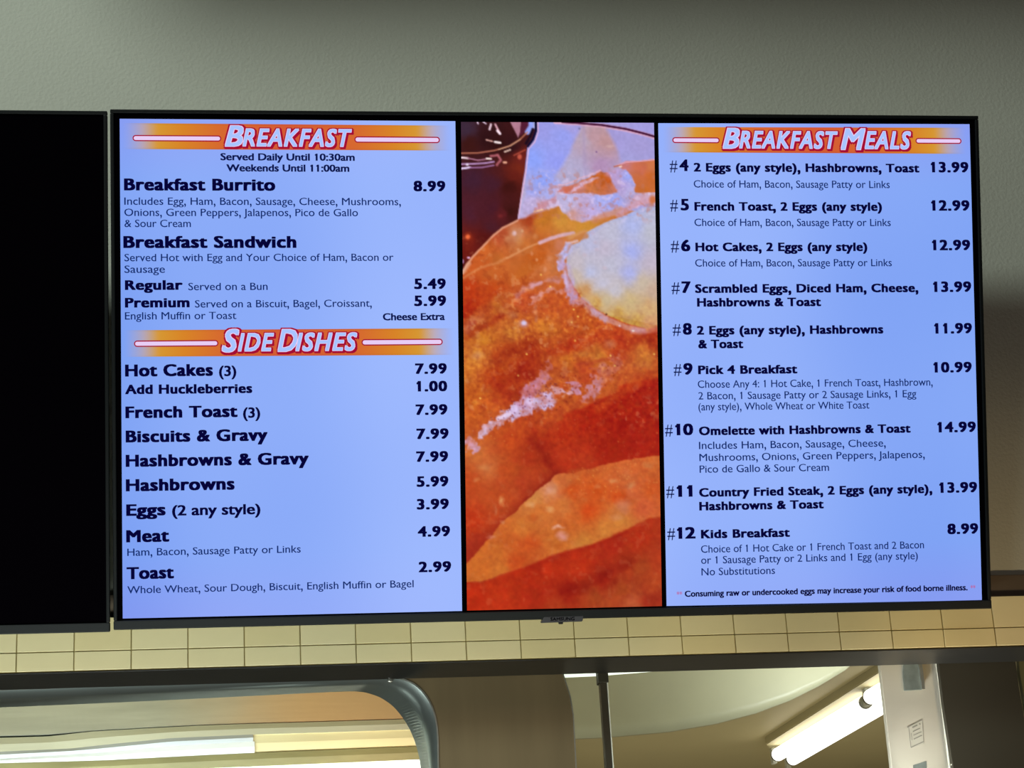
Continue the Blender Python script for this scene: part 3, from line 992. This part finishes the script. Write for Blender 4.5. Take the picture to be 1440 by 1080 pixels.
    for k in range(60):
        x = 740 + r.random() * 185; y = 560 + r.random() * 90
        blob(x, y, 1.0, 1.6, (206, 84, 54), .5, .8)
    for (x, y) in ((760, 388), (773, 405), (806, 437), (812, 447), (803, 455), (740, 500), (728, 530), (808, 481), (675, 562), (864, 516), (858, 502), (920, 500)):
        blob(x, y, 1.8, 1.8, (252, 204, 96), .9, .6)
    # shadow line over the third slice
    stroke([(786, 666), (765, 680), (742, 702), (722, 722), (704, 738), (690, 752), (672, 776), (656, 792)], 15, (150, 36, 22), 14, 1, .6)
    stroke([(782, 668), (758, 690), (740, 706)], 6, (120, 22, 18), 7, 1, .5)
    region([(658, 792), (676, 772), (690, 756), (703, 738), (722, 722), (742, 704), (752, 692), (768, 683), (780, 670), (792, 667), (805, 668), (832, 660), (862, 652), (885, 648), (905, 644), (940, 641),
            (940, 724), (915, 728), (895, 736), (882, 745), (862, 754), (835, 764), (812, 772), (785, 778), (762, 787), (740, 796), (712, 805), (690, 814), (665, 818), (640, 822), (640, 806)],
           [(680, 800, (206, 104, 38)), (700, 780, (204, 104, 40)), (740, 765, (202, 82, 32)), (735, 745, (206, 112, 44)), (760, 722, (204, 108, 46)),
            (752, 705, (208, 132, 66)), (775, 690, (208, 130, 90)), (790, 678, (204, 104, 50)), (805, 690, (204, 80, 28)), (840, 690, (206, 78, 26)),
            (870, 700, (206, 76, 26)), (830, 720, (206, 72, 24)), (800, 735, (202, 96, 38)), (820, 765, (206, 124, 50)), (850, 745, (206, 122, 50)),
            (870, 735, (210, 126, 52)), (900, 660, (206, 94, 44)), (915, 690, (206, 84, 34)), (885, 690, (204, 100, 56)), (870, 720, (206, 118, 60)),
            (780, 760, (202, 106, 42)), (725, 790, (196, 72, 28)), (715, 765, (200, 92, 36)), (790, 715, (206, 112, 50)), (880, 672, (206, 100, 50)),
            (850, 665, (206, 98, 44)), (905, 715, (206, 90, 50)), (920, 650, (206, 100, 44)), (700, 800, (206, 110, 42))], 2.0, .9, .07)
    for (x, y, rx, ry, c, o) in ((747, 712, 9, 6, (226, 160, 104), .7), (774, 693, 9, 6, (216, 150, 120), .7), (774, 718, 8, 6, (226, 164, 100), .7), (783, 743, 11, 4, (226, 164, 140), .9),
                                 (788, 755, 11, 8, (222, 146, 134), .9), (705, 706, 5, 9, (220, 150, 90), .8), (696, 720, 3, 8, (210, 120, 76), .6), (863, 677, 7, 5, (214, 140, 84), .7),
                                 (886, 685, 9, 6, (216, 150, 90), .6), (840, 685, 7, 4, (212, 130, 76), .5), (876, 713, 14, 13, (204, 122, 94), .6), (866, 730, 11, 7, (214, 138, 90), .6),
                                 (690, 757, 7, 4, (220, 130, 100), .7), (707, 735, 5, 4, (224, 150, 100), .7), (748, 728, 10, 7, (196, 84, 30), .6), (785, 768, 10, 6, (190, 90, 32), .6),
                                 (750, 765, 14, 8, (196, 72, 28), .6), (680, 658, 14, 6, (214, 134, 76), .6), (668, 676, 6, 5, (214, 130, 76), .6), (910, 655, 10, 7, (212, 134, 76), .6)):
        blob(x, y, rx, ry, c, o, .8, 1.6)
    for k in range(90):
        t = r.random()
        x = 800 + r.random() * 125; y = 645 + r.random() * 45 - (x - 800) * .1
        blob(x, y + 12, 1.3, 1.3, (236, 150, 70), .5 * r.random() + .2, .8)
    # bottom: red underside
    d, ins = poly_dist(X + wx * .8, Y + wy * .8, [(640, 818), (665, 820), (690, 816), (712, 807), (740, 798), (762, 789), (785, 780), (812, 774), (835, 766), (862, 756), (882, 747), (895, 738), (915, 730), (940, 726), (940, 880), (640, 880)])
    m = np.clip(np.where(ins, d, -d) / 2 + .5, 0, 1)
    col = field([(670, 840, (190, 44, 18)), (700, 830, (188, 48, 20)), (740, 810, (178, 40, 18)), (780, 800, (186, 44, 20)), (820, 790, (184, 44, 20)), (860, 770, (172, 38, 22)),
                 (900, 760, (182, 46, 22)), (700, 850, (192, 50, 22)), (760, 835, (172, 40, 20)), (800, 830, (146, 26, 16)), (850, 815, (150, 30, 18)), (835, 840, (172, 66, 30)),
                 (870, 830, (172, 68, 30)), (900, 800, (170, 66, 30)), (920, 780, (178, 56, 28)), (890, 850, (186, 84, 48)), (915, 845, (160, 44, 26)), (780, 850, (172, 56, 26)),
                 (850, 850, (176, 70, 34)), (920, 820, (178, 66, 30)), (880, 790, (160, 44, 22)), (805, 805, (186, 48, 22))])
    put(m, col * (1 + (n2 * .5 + n1 * .5)[..., None] * .08))
    stroke([(740, 800), (785, 783), (835, 768), (880, 749)], 6, (160, 30, 18), 6, .6, .5)
    stroke([(790, 834), (820, 824), (850, 806), (880, 796)], 10, (140, 26, 18), 10, 1.5, .5)
    # global mottling
    warm0 = np.clip((C[..., 0] - C[..., 2] - 60) / 60, 0, 1)
    n7 = smooth_noise(X, Y, 8, 31, 3); n8 = smooth_noise(X, Y, 30, 32, 2)
    zone = np.clip((Y - 300) / 60, 0, 1) * np.clip((640 - Y) / 60, .30, 1) * np.clip(.55 + n8, .1, 1)
    put(np.clip((n7 - .22) * 5, 0, 1) * warm0 * zone * .42, (228, 158, 104))
    put(np.clip((-n7 - .26) * 5, 0, 1) * warm0 * zone * .38, (150, 50, 22))
    # icing-sugar crust round the upper slices gets broken up
    cool = 1 - warm0
    up = np.clip((Y - 235) / 15, 0, 1) * np.clip((318 - Y) / 15, 0, 1) * np.clip((X - 735) / 15, 0, 1)
    put(np.clip((n7 + n6 * .5 - .25) * 4, 0, 1) * up * cool * .5, (224, 204, 240))
    put(np.clip((-n7 - n6 * .5 - .28) * 4, 0, 1) * up * .45, (196, 116, 96))
    # butter is creamier, sugar is whiter
    _, inbt = poly_dist(X, Y, [(935, 293), (858, 313), (817, 343), (799, 372), (822, 422), (858, 445), (935, 462)])
    C[inbt] = C[inbt] * .86 + np.array([236, 222, 200]) * .14
    pale = np.clip((C.min(-1) - 150) / 50, 0, 1) * np.clip((Y - 480) / 20, 0, 1)
    put(pale * .45, (238, 214, 244))
    warm = np.clip((C[..., 0] - C[..., 2] - 60) / 60, 0, 1)[..., None]
    crumb = np.clip((Y - 385) / 40, 0, 1) * np.clip((690 - Y) / 120, .35, 1)
    grain = (n6 * .10 + n5 * .06)[..., None] * crumb[..., None] + (n1 * .05)[..., None]
    C = C * (1 + warm * grain)
    C[..., 1] += (warm[..., 0] * (n6 * 9 + n5 * 8) * crumb)
    C = C * (1 + .03 * n4[..., None] * (1 - warm))
    # the display renders the food a little dull: pull it gently towards its own brown
    g = C.mean(-1, keepdims=True)
    C = C * (1 - .05 * warm) + (g + np.array([24, -2, -10.0])) * .05 * warm
    for _ in range(1):
        C[1:-1, 1:-1] = (C[1:-1, 1:-1] * 4 + C[:-2, 1:-1] + C[2:, 1:-1] + C[1:-1, :-2] + C[1:-1, 2:]) / 8
    return C


PQ = [(648.2, 171.4), (919.6, 172.8), (930.8, 852.4), (656.8, 858.6)]
NX, NY = 226, 548
me = tv_quad(PQ, .0006, 'food_picture', (NX, NY))
s_ = np.linspace(0, 1, NX + 1); t_ = np.linspace(0, 1, NY + 1)
SS, TT = np.meshgrid(s_, t_)
A_, B_, C_, D_ = [np.array(p, float) for p in PQ]
PXX = (A_[0] * (1 - SS) + B_[0] * SS) * (1 - TT) + (D_[0] * (1 - SS) + C_[0] * SS) * TT
PYY = (A_[1] * (1 - SS) + B_[1] * SS) * (1 - TT) + (D_[1] * (1 - SS) + C_[1] * SS) * TT
rgb = paint_food(PXX, PYY)
ca = me.color_attributes.new('Col', 'FLOAT_COLOR', 'POINT')
out = np.ones(((NX + 1) * (NY + 1), 4), np.float32)
out[:, :3] = lin_np(rgb.reshape(-1, 3))
ca.data.foreach_set('color', out.ravel())
link('food_picture', me, M_show, screen, label='picture of powdered toast with butter and a glass of syrup')

# ------------------------------------------------------------------ kitchen seen under the lintel
def pp(pts, Y):
    return [at(x, y, Y) for x, y in pts]


def root(name, label, cat, loc, group=None):
    e = bpy.data.objects.new(name, None)
    COL.objects.link(e)
    e.location = loc
    e['label'] = label
    e['category'] = cat
    if group:
        e['group'] = group
    return e


def part(name, me, m, parent, label=None):
    """mesh given in world coordinates, hung under an Empty at its own place"""
    me.transform(Matrix.Translation(-Vector(parent.location)))
    return link(name, me, m, parent, label=label)


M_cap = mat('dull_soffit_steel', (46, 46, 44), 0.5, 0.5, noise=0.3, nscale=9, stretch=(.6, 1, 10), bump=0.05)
M_frame = mat('sleeve_steel', (150, 162, 162), 0.36, 0.85, noise=0.15, nscale=5, stretch=(1, 1, 6))
M_plate = mat('brown_tinted_steel', (122, 107, 80), 0.5, 0.5, noise=0.18, nscale=5, stretch=(5, 1, .6))
M_panel = mat('dark_side_panel', (50, 47, 37), 0.6, 0.3, noise=0.15, nscale=6)
M_olive = mat('olive_side_panel', (104, 104, 76), 0.6, 0.1, noise=0.15, nscale=6)
M_beige = mat('beige_kitchen_paint', (196, 184, 142), 0.55, noise=0.06, nscale=4)
M_sheet = mat('pale_lit_ceiling', (208, 202, 164), 0.42, noise=0.08, nscale=9, bump=.05)
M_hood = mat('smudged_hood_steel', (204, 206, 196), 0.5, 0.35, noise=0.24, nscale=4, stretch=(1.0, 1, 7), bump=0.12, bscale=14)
def warm_reflection(m, x_from, x_to, tint):
    """warm reflection painted into the steel colour towards its right end"""
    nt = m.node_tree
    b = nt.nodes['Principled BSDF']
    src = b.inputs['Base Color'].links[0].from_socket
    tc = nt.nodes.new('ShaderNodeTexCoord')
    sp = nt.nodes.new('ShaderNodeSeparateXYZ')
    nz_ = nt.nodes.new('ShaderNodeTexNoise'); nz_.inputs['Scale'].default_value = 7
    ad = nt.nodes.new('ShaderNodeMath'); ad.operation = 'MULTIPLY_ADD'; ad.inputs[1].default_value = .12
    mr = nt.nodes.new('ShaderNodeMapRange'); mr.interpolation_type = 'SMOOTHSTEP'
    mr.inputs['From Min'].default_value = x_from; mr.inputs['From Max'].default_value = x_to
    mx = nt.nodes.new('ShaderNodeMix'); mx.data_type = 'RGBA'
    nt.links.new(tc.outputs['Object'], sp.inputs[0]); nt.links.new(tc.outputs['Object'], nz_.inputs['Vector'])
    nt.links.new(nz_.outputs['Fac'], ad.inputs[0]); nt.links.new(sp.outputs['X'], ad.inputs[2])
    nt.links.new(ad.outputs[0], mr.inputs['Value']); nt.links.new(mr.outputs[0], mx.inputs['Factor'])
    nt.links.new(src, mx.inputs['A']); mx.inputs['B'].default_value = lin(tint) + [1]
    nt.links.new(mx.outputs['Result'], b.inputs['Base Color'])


M_hood2 = mat('pale_hood_steel', (216, 217, 200), 0.45, 0.3, noise=0.14, nscale=5, stretch=(1.0, 1, 9), bump=0.08, bscale=12)
M_rail = mat('olive_hood_rail', (150, 146, 104), 0.6, noise=0.25, nscale=12, stretch=(1, 1, 4))
M_gap = mat('seam_shadow_gasket', (22, 40, 26), 0.8)
M_tube = mat('fluorescent_tube_glass', (255, 255, 250), 0.4, emit=(255, 255, 248), strength=2.2)
M_lens = mat('hood_lamp_lens', (225, 230, 232), 0.5, noise=0.06, nscale=8, stretch=(1, 1, 8), emit=(206, 222, 226), strength=0.28)
M_refl = mat('bluish_reflector', (196, 204, 214), 0.4, 0.2, noise=0.2, nscale=6, stretch=(1, 1, 10))
M_cream = mat('cream_hood_panel', (236, 228, 186), 0.5, noise=0.12, nscale=6, stretch=(1, 1, 8))
M_lens2 = mat('bright_strip_lens', (240, 245, 235), 0.5, emit=(240, 255, 238), strength=1.0)
M_bracket = mat('galvanised_bracket', (128, 138, 134), 0.45, 0.5, noise=0.35, nscale=60)
M_white = mat('white_enamel', (226, 228, 216), 0.5, noise=.04)
M_ink = mat('grey_sticker_ink', (118, 116, 108), 0.6)
M_stick = mat('clear_sticker', (188, 186, 174), 0.4, 0.4)
M_post = mat('dark_post_paint', (62, 56, 44), 0.5, 0.3, noise=.2)
M_colm = mat('satin_column_steel', (214, 210, 196), 0.36, 0.55, noise=0.05, nscale=5, stretch=(.3, 1, 6))

# underside of the lintel: folded steel cap
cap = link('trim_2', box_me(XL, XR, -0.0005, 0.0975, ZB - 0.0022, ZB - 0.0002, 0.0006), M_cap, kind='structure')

# left opening: rounded steel sleeve
frontc = [(-80, 974), (0, 971), (200, 964), (400, 957.5), (535, 953.2), (562, 954.5), (580, 961), (594, 973), (604, 988), (610, 1003), (613.5, 1020), (615, 1040), (615.5, 1080), (617, 1140)]
rearc = [(-80, 998), (0, 995), (145, 989), (380, 977.5), (490, 971.6), (514, 973.4), (535, 980.5), (552, 992), (565, 1007), (575.5, 1024), (583, 1041), (588.5, 1060), (592, 1080), (597, 1140)]


def resample(c, n=64):
    P = np.array(c, float)
    d = np.concatenate([[0], np.cumsum(np.hypot(*(P[1:] - P[:-1]).T))])
    # smooth by corner-aware interpolation
    t = np.concatenate([np.linspace(d[0], d[4], 10)[:-1], np.linspace(d[4], d[12], 40), np.linspace(d[12], d[13], 4)[1:]])
    x = np.interp(t, d, P[:, 0]); y = np.interp(t, d, P[:, 1])
    for _ in range(3):
        x[1:-1] = (x[:-2] + 2 * x[1:-1] + x[2:]) / 4; y[1:-1] = (y[:-2] + 2 * y[1:-1] + y[2:]) / 4
    return list(zip(x, y))


fc, rc = resample(frontc), resample(rearc)
YF, YR = 0.099, 0.19
A = [Vector(at(x, y, YF)) for x, y in fc]
B = [Vector(at(x, y, YR)) for x, y in rc]
fr_ = root('pass_through_frame', 'brushed steel lining with a rounded corner around the left serving opening', 'opening frame', A[25])
vs, fs = [], []
th = 0.0016
for a_, b_ in zip(A, B):
    for p in (a_, b_):
        vs.append(p)
n_ = len(A)
cen = Vector(at(200, 1300, YF))
for a_, b_ in zip(A, B):
    for p in (a_, b_):
        q = (p - cen); q.y = 0; q.normalize()
        vs.append(p + q * th)
for i in range(n_ - 1):
    k = 2 * i
    fs.append((k, k + 1, k + 3, k + 2))
    o = 2 * n_
    fs.append((o + k, o + k + 2, o + k + 3, o + k + 1))
    fs.append((k, k + 2, o + k + 2, o + k))
    fs.append((k + 1, o + k + 1, o + k + 3, k + 3))
part('sleeve', me_from(vs, fs, 'sleeve', True), M_frame, fr_)
# narrow folded lip along the front edge of the sleeve
vs, fs = [], []
for i, a_ in enumerate(A):
    q = (a_ - cen); q.y = 0; q.normalize()
    for p in (a_ + Vector((0, -.0012, 0)), a_ + Vector((0, -.0012, 0)) + q * .0022, a_ + q * .0022, a_):
        vs.append(p)
    if i:
        k = 4 * i
        for j in range(4):
            fs.append((k - 4 + j, k + j, k + (j + 1) % 4, k - 4 + (j + 1) % 4))
part('lip', me_from(vs, fs, 'lip'), M_steel, fr_)
q_ = Vector(at(549, 957, YF - .001))
bm = bmesh.new()
bmesh.ops.create_uvsphere(bm, u_segments=12, v_segments=8, radius=.0042)
bmesh.ops.scale(bm, vec=(1, .35, .75), verts=bm.verts)
bmesh.ops.translate(bm, vec=q_, verts=bm.verts)
me = bpy.data.meshes.new('rivet'); bm.to_mesh(me); bm.free()
part('rivet', me, M_steel, fr_)

# dull steel panel between the two openings
poly = [(x, y) for x, y in fc if x > 420]
poly = [(420, 935)] + [(420, poly[0][1])] + poly + [(815, 1140), (809.5, 1080), (807.5, 1040), (805.5, 1005), (801, 978), (794, 956), (786, 932)]
mp_ = root('steel_panel', 'dull brown steel panel between the two serving openings', 'panel', at(700, 1000, .1))
part('face_sheet', plate(pp(poly, .1), .012, axis=(0, 1, 0)), M_plate, mp_)
edge = [(786, 932), (794, 956), (801, 978), (805.5, 1005), (807.5, 1040), (809.5, 1080), (815, 1140)]
vs, fs = [], []
for i, (x, y) in enumerate(edge):
    p = Vector(at(x, y, .0985))
    for dx_, dy_ in ((0, 0), (.0016, 0), (.0016, .014), (0, .014)):
        vs.append(p + Vector((dx_, dy_, 0)))
    if i:
        k = 4 * i
        for j in range(4):
            fs.append((k - 4 + j, k + j, k + (j + 1) % 4, k - 4 + (j + 1) % 4))
part('edge_strip', me_from(vs, fs, 'edge'), M_steel, mp_)

# upright post in the right opening
pa, pb = at(842, 946, .125), at(851.5, 946, .125)
po = root('upright_post', 'thin dark upright post in the right serving opening', 'post', (pa[0], .125, 1.9))
part('post_body', box_me(pa[0], pb[0], .12, .135, 1.9, ZB + .03, .001), M_post, po)
part('edge_strip', box_me(pb[0], pb[0] + .0014, .118, .135, 1.9, ZB - .0035, .0002), M_white, po)
part('top_clamp', box_me(pa[0] - .0025, pb[0] + .0025, .117, .137, ZB - .012, ZB + .03, .0012), M_panel, po)

# steel column with bracket and stickers
cl = [at(1239, 950, .13)[0], at(1319.5, 950, .13)[0]]
co_ = root('steel_column', 'pale satin steel column right of the fluorescent light', 'column', (cl[0], .13, 1.9))
me = box_me(cl[0], cl[1], .13, .142, 1.9, ZB + .04, .0012, 'column')
part('column_face', me, M_colm, co_)
part('edge_strip', box_me(cl[1] - .0012, cl[1] + .0006, .1285, .14, 1.9, ZB + .02, .0003), M_white, co_)
br = plate(pp([(1272, 925), (1296, 924), (1296.5, 950), (1298, 969.5), (1272, 971), (1270, 945)], .122), .004, axis=(0, 1, 0), bevel=.0006)
bro = part('bracket', br, M_bracket, co_, label='mottled grey steel bracket')
fl = plate(pp([(1291, 926), (1296, 925), (1301, 969), (1297, 969)], .119), .004, axis=(0, 1, 0))
part('bracket_flange', fl, M_steel, co_)
sticker = plate(pp([(1278, 1022), (1297, 1012.5), (1299.5, 1046), (1281, 1052)], .1297), .0006, axis=(0, 1, 0))
st = part('sticker', sticker, M_stick, co_, label='small clear sticker with grey printed lines')


def ink(a, b, wpx, Y=.1293):
    (x1, y1), (x2, y2) = a, b
    L = math.hypot(x2 - x1, y2 - y1); nx_, ny_ = -(y2 - y1) / L * wpx / 2, (x2 - x1) / L * wpx / 2
    me = plate(pp([(x1 + nx_, y1 + ny_), (x2 + nx_, y2 + ny_), (x2 - nx_, y2 - ny_), (x1 - nx_, y1 - ny_)], Y), .0003, axis=(0, 1, 0))
    me.transform(Matrix.Translation(-Vector(co_.location)))
    link('printed_line', me, M_ink, st)


for a, b, w_ in (((1276, 1023), (1297, 1012), 1.3), ((1278, 1023), (1281, 1051), .9), ((1281, 1051), (1299, 1043), 1.3), ((1297, 1013), (1299, 1043), .6),
                 ((1283, 1023), (1290, 1019.5), 2.2), ((1293, 1017), (1294, 1019), 1.8), ((1284, 1029), (1294, 1024), 1.2), ((1284.5, 1034), (1296, 1029), 1.2),
                 ((1285, 1039.5), (1296.5, 1034), 1.5), ((1281.5, 1031), (1282.5, 1041), .8)):
    ink(a, b, w_)
st2 = part('sticker', plate(pp([(1284, 1076), (1303, 1070), (1304, 1095), (1285, 1098)], .1297), .0008, axis=(0, 1, 0)), M_bracket, co_)
clip = plate(pp([(1337.5, 1048), (1340, 1050), (1343.5, 1066), (1342.5, 1078), (1338.5, 1076)], .11), .006, axis=(0, 1, 0), bevel=.0004)
part('edge_clip', clip, M_white, co_)

# dark panel and olive panel at the right
dp = root('dark_panel', 'near-black panel right of the satin steel column', 'panel', at(1380, 1000, .105))
part('face_sheet', plate(pp([(1316, 905), (1427, 902), (1428, 927), (1433, 965), (1439, 1000), (1452, 1085), (1462, 1140), (1350, 1140), (1341, 1080), (1327, 990), (1320, 930)], .105), .012, axis=(0, 1, 0), bevel=.0006), M_panel, dp)
op = root('olive_panel', 'olive panel at the far right edge beyond the near-black panel', 'panel', at(1450, 1000, .115))
part('face_sheet', plate(pp([(1430.5, 900), (1620, 895), (1620, 1140), (1468, 1140), (1443, 1000), (1434, 945)], .112), .012, axis=(0, 1, 0), bevel=.0006), M_olive, op)

# kitchen room shell
ZC = 2.56
link('ceiling', box_me(-2.4, 3.2, 0.2, 4.6, ZC, ZC + .05), M_beige, kind='structure')
link('wall_back', box_me(-2.4, 3.2, 4.6, 4.7, 0, ZC + .05), M_beige, kind='structure')
M_floor = mat('brown_quarry_floor', (120, 96, 80), 0.5, noise=.2, nscale=3)
link('floor', box_me(-2.4, 3.2, -5.0, 4.7, -.1, 0), M_floor, kind='structure')
link('ceiling', box_me(-2.4, 3.2, -5.0, 0.14, 4.7, 4.75), M_wall, kind='structure')
light('kitchen_bounce', 'AREA', (.9, 2.4, 1.5), (.95, 2.5, 3), 5.5, (1.0, .90, .62), 1.6, 1.2)

# added sheet cut to the shape of the lit patch of kitchen ceiling
cur = [(1230, 905), (1212, 922), (1188, 943), (1150, 966), (1110, 986), (1062, 1004), (1005, 1019), (940, 1030), (850, 1038), (760, 1042), (640, 1044)]
top = [(640, 900)]
P_lo = [at(x, y, 1.2 + 0.0 * x) for x, y in cur]
P_hi = [at(x, 885, 1.2) for x, y in cur]
vs, fs = [], []
NR = 8
for i in range(len(cur)):
    lo_, hi_ = np.array(P_lo[i]), np.array(P_hi[i])
    for j in range(NR + 1):
        t = j / NR
        p = lo_ * (1 - t) + hi_ * t
        vs.append((p[0], p[1], p[2]))
for i in range(len(cur) - 1):
    for j in range(NR):
        k = i * (NR + 1) + j
        fs.append((k, k + 1, k + NR + 2, k + NR + 1))
bh = root('lit_ceiling_patch', 'added pale sheet shaped as the lit patch of kitchen ceiling beside the fluorescent light', 'lit_ceiling', at(1000, 960, 1.2))
me = me_from(vs, fs, 'lit_ceiling', True)
bm = bmesh.new(); bm.from_mesh(me)
bmesh.ops.recalc_face_normals(bm, faces=bm.faces)
bmesh.ops.solidify(bm, geom=bm.faces[:], thickness=.01)
bm.to_mesh(me); bm.free()
part('lit_ceiling_sheet', me, M_sheet, bh)  # sheet outline stands for the edge of the lit ceiling

# fluorescent fixture on the kitchen ceiling
def zpt(x, y, z):
    return Vector(atz(x, y, z))


fx = root('ceiling_light', 'bright twin-tube fluorescent light slanting towards the steel column', 'light', zpt(1160, 1020, ZC))
h = [zpt(1077, 1047, ZC - .02), zpt(1243, 941, ZC - .02), zpt(1270, 926, ZC - .02), zpt(1290, 975, ZC - .02), zpt(1100, 1082, ZC - .02)]
part('housing', plate([tuple(p) for p in h], .022, axis=(0, 0, 1), bevel=.002), M_beige, fx)
za = ZC - .045
for nm, a_, b_ in (('fluorescent_tube', (1094, 1061), (1216, 988)), ('fluorescent_tube', (1115, 1067), (1262, 981)), ('fluorescent_tube', (1224, 980), (1275, 950))):
    p0, p1 = zpt(*a_, za), zpt(*b_, za)
    t_ = part(nm, tube_me(p0, p1, .0175, 20), M_tube, fx)
    d_ = (p1 - p0).normalized()
    for p, s in ((p0, -1), (p1, 1)):
        me = tube_me(p, p + d_ * s * .012, .0165, 16)
        me.transform(Matrix.Translation(-Vector(fx.location)))
        link('end_cap', me, M_steel, t_)
for (x, y) in ((1219, 984), (1088, 1066), (1108, 1076)):
    p = zpt(x, y, za)
    part('lamp_holder', box_me(p.x - .006, p.x + .006, p.y - .012, p.y + .012, p.z - .016, ZC - .015, .002), M_white, fx)
M_tubelight = None

# thin strip light tucked behind the lintel
sl = root('strip_light', 'thin white strip light tucked under the lintel beside the dark post', 'light', at(860, 945, .16))
part('lens', plate([tuple(p) for p in pp([(786, 935), (933, 933), (934, 941), (900, 944), (842, 948.6), (789, 951)], .165)], .012, axis=(0, 1, 0), bevel=.0006), M_lens2, sl)
part('housing', plate([tuple(p) for p in pp([(780, 925), (950, 920), (950, 935), (780, 938)], .163)], .02, axis=(0, 1, 0)), M_white, sl)

# exhaust hood behind the left opening
hd = root('exhaust_hood', 'long pale steel exhaust hood behind the left serving opening', 'hood', at(250, 1030, .75))
YH = .75
seam = [(-150, 1041), (-60, 1037), (0, 1034.3), (66, 1032.5), (130, 1027), (200, 1023), (280, 1018.8), (350, 1016.3), (450, 1013.5), (660, 1007)]
low = [(-150, 1070), (-60, 1062), (0, 1057), (100, 1052.5), (160, 1046), (240, 1038), (350, 1033), (450, 1030), (660, 1023)]
btm = [(-150, 1081), (0, 1073.5), (145, 1069.5), (290, 1062), (400, 1057), (590, 1049.5), (660, 1046)]
rail = [(-150, 1103), (0, 1094), (145, 1087), (290, 1080), (400, 1075.5), (590, 1067.5), (660, 1065)]
lens = [(-150, 1122), (0, 1114), (290, 1100), (400, 1094), (590, 1088), (660, 1085)]

warm_reflection(M_hood, float(at(190, 1000, YH)[0] - at(250, 1030, .75)[0]) + .06, float(at(470, 1000, YH)[0] - at(250, 1030, .75)[0]) + .06, (224, 188, 146))  # tan gradient stands for a warm reflection in the steel


def band(name, up, dn, Y0, Y1, m, label=None, th=.01, x0=-150, x1=660):
    xs = np.linspace(x0, x1, 82)
    yu = np.interp(xs, [p[0] for p in up], [p[1] for p in up]); yd = np.interp(xs, [p[0] for p in dn], [p[1] for p in dn])
    vs, fs = [], []
    for x, a_, b_ in zip(xs, yu, yd):
        p, q = Vector(at(x, a_, Y0)), Vector(at(x, b_, Y1))
        vs += [p, (p + q) / 2 + Vector((0, -.004, 0)), q, q + Vector((0, th, 0)), p + Vector((0, th, 0))]
    n = 5
    for i in range(len(xs) - 1):
        k = n * i
        for j in range(n):
            fs.append((k + j, k + (j + 1) % n, k + n + (j + 1) % n, k + n + j))
    fs.append(tuple(range(n)))
    fs.append(tuple(reversed(range(n * (len(xs) - 1), n * len(xs)))))
    me = me_from(vs, fs, name)
    bm = bmesh.new(); bm.from_mesh(me); bmesh.ops.recalc_face_normals(bm, faces=bm.faces); bm.to_mesh(me); bm.free()
    return part(name, me, m, hd, label)


topl = [(-150, 960), (660, 930)]
seam2 = [(x, y + 1.6 + (1.6 if x < 130 else 0)) for x, y in seam]
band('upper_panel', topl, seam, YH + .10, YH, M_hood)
band('seam_gasket', [(x, y - 2) for x, y in seam], [(x, y + 3) for x, y in seam2], YH + .012, YH + .012, M_gap)
band('lower_panel', seam2, low, YH, YH - .02, M_hood2)
mid = [(-150, 1077), (0, 1067), (145, 1058), (240, 1049), (350, 1043), (660, 1030)]
band('reflector', low, mid, YH - .02, YH - .026, M_refl, label='bluish reflector above the lamp lens', x1=356)
band('lamp_lens', mid, btm, YH - .026, YH - .03, M_lens, label='bluish white lamp lens along the hood', x1=358)
band('cream_panel', low, btm, YH - .016, YH - .026, M_cream, x0=350)
band('rail', btm, rail, YH - .032, YH - .034, M_rail, label='olive bottom rail')
band('lower_lens', rail, lens, YH - .03, YH - .02, M_lens2, label='white lower lens')
# unseen lights added to brighten the hood, the ceiling sheet and the column
light('hood_fill', 'AREA', (-.75, .30, 2.02), (-.7, .75, 2.36), 4.6, (.92, 1, .88), .8, .05)  # added fill in front of the hood
light('warm_hood_fill', 'SPOT', (-.18, .50, 2.13), (-.26, .82, 2.32), 1.6, (1.0, .62, .30), .03, spot=110, blend=1)  # added warm light for the tan right end of the hood
light('lit_ceiling_fill', 'SPOT', (.82, .80, 2.36), (.80, 1.2, 2.46), 8, (.86, .97, 1.0), .06, spot=130, blend=1)  # added light for the bright right end of the ceiling sheet
light('column_fill', 'SPOT', (.535, .03, 1.99), (.546, .13, 2.075), .55, (1, .98, .86), .006, spot=40, blend=.7)  # added light for the bright band low on the column
light('column_fill', 'AREA', (.30, -.02, 1.75), (.55, .13, 2.15), .7, (.97, 1, .95), .1, .1, spread=60)  # added fill for the column face
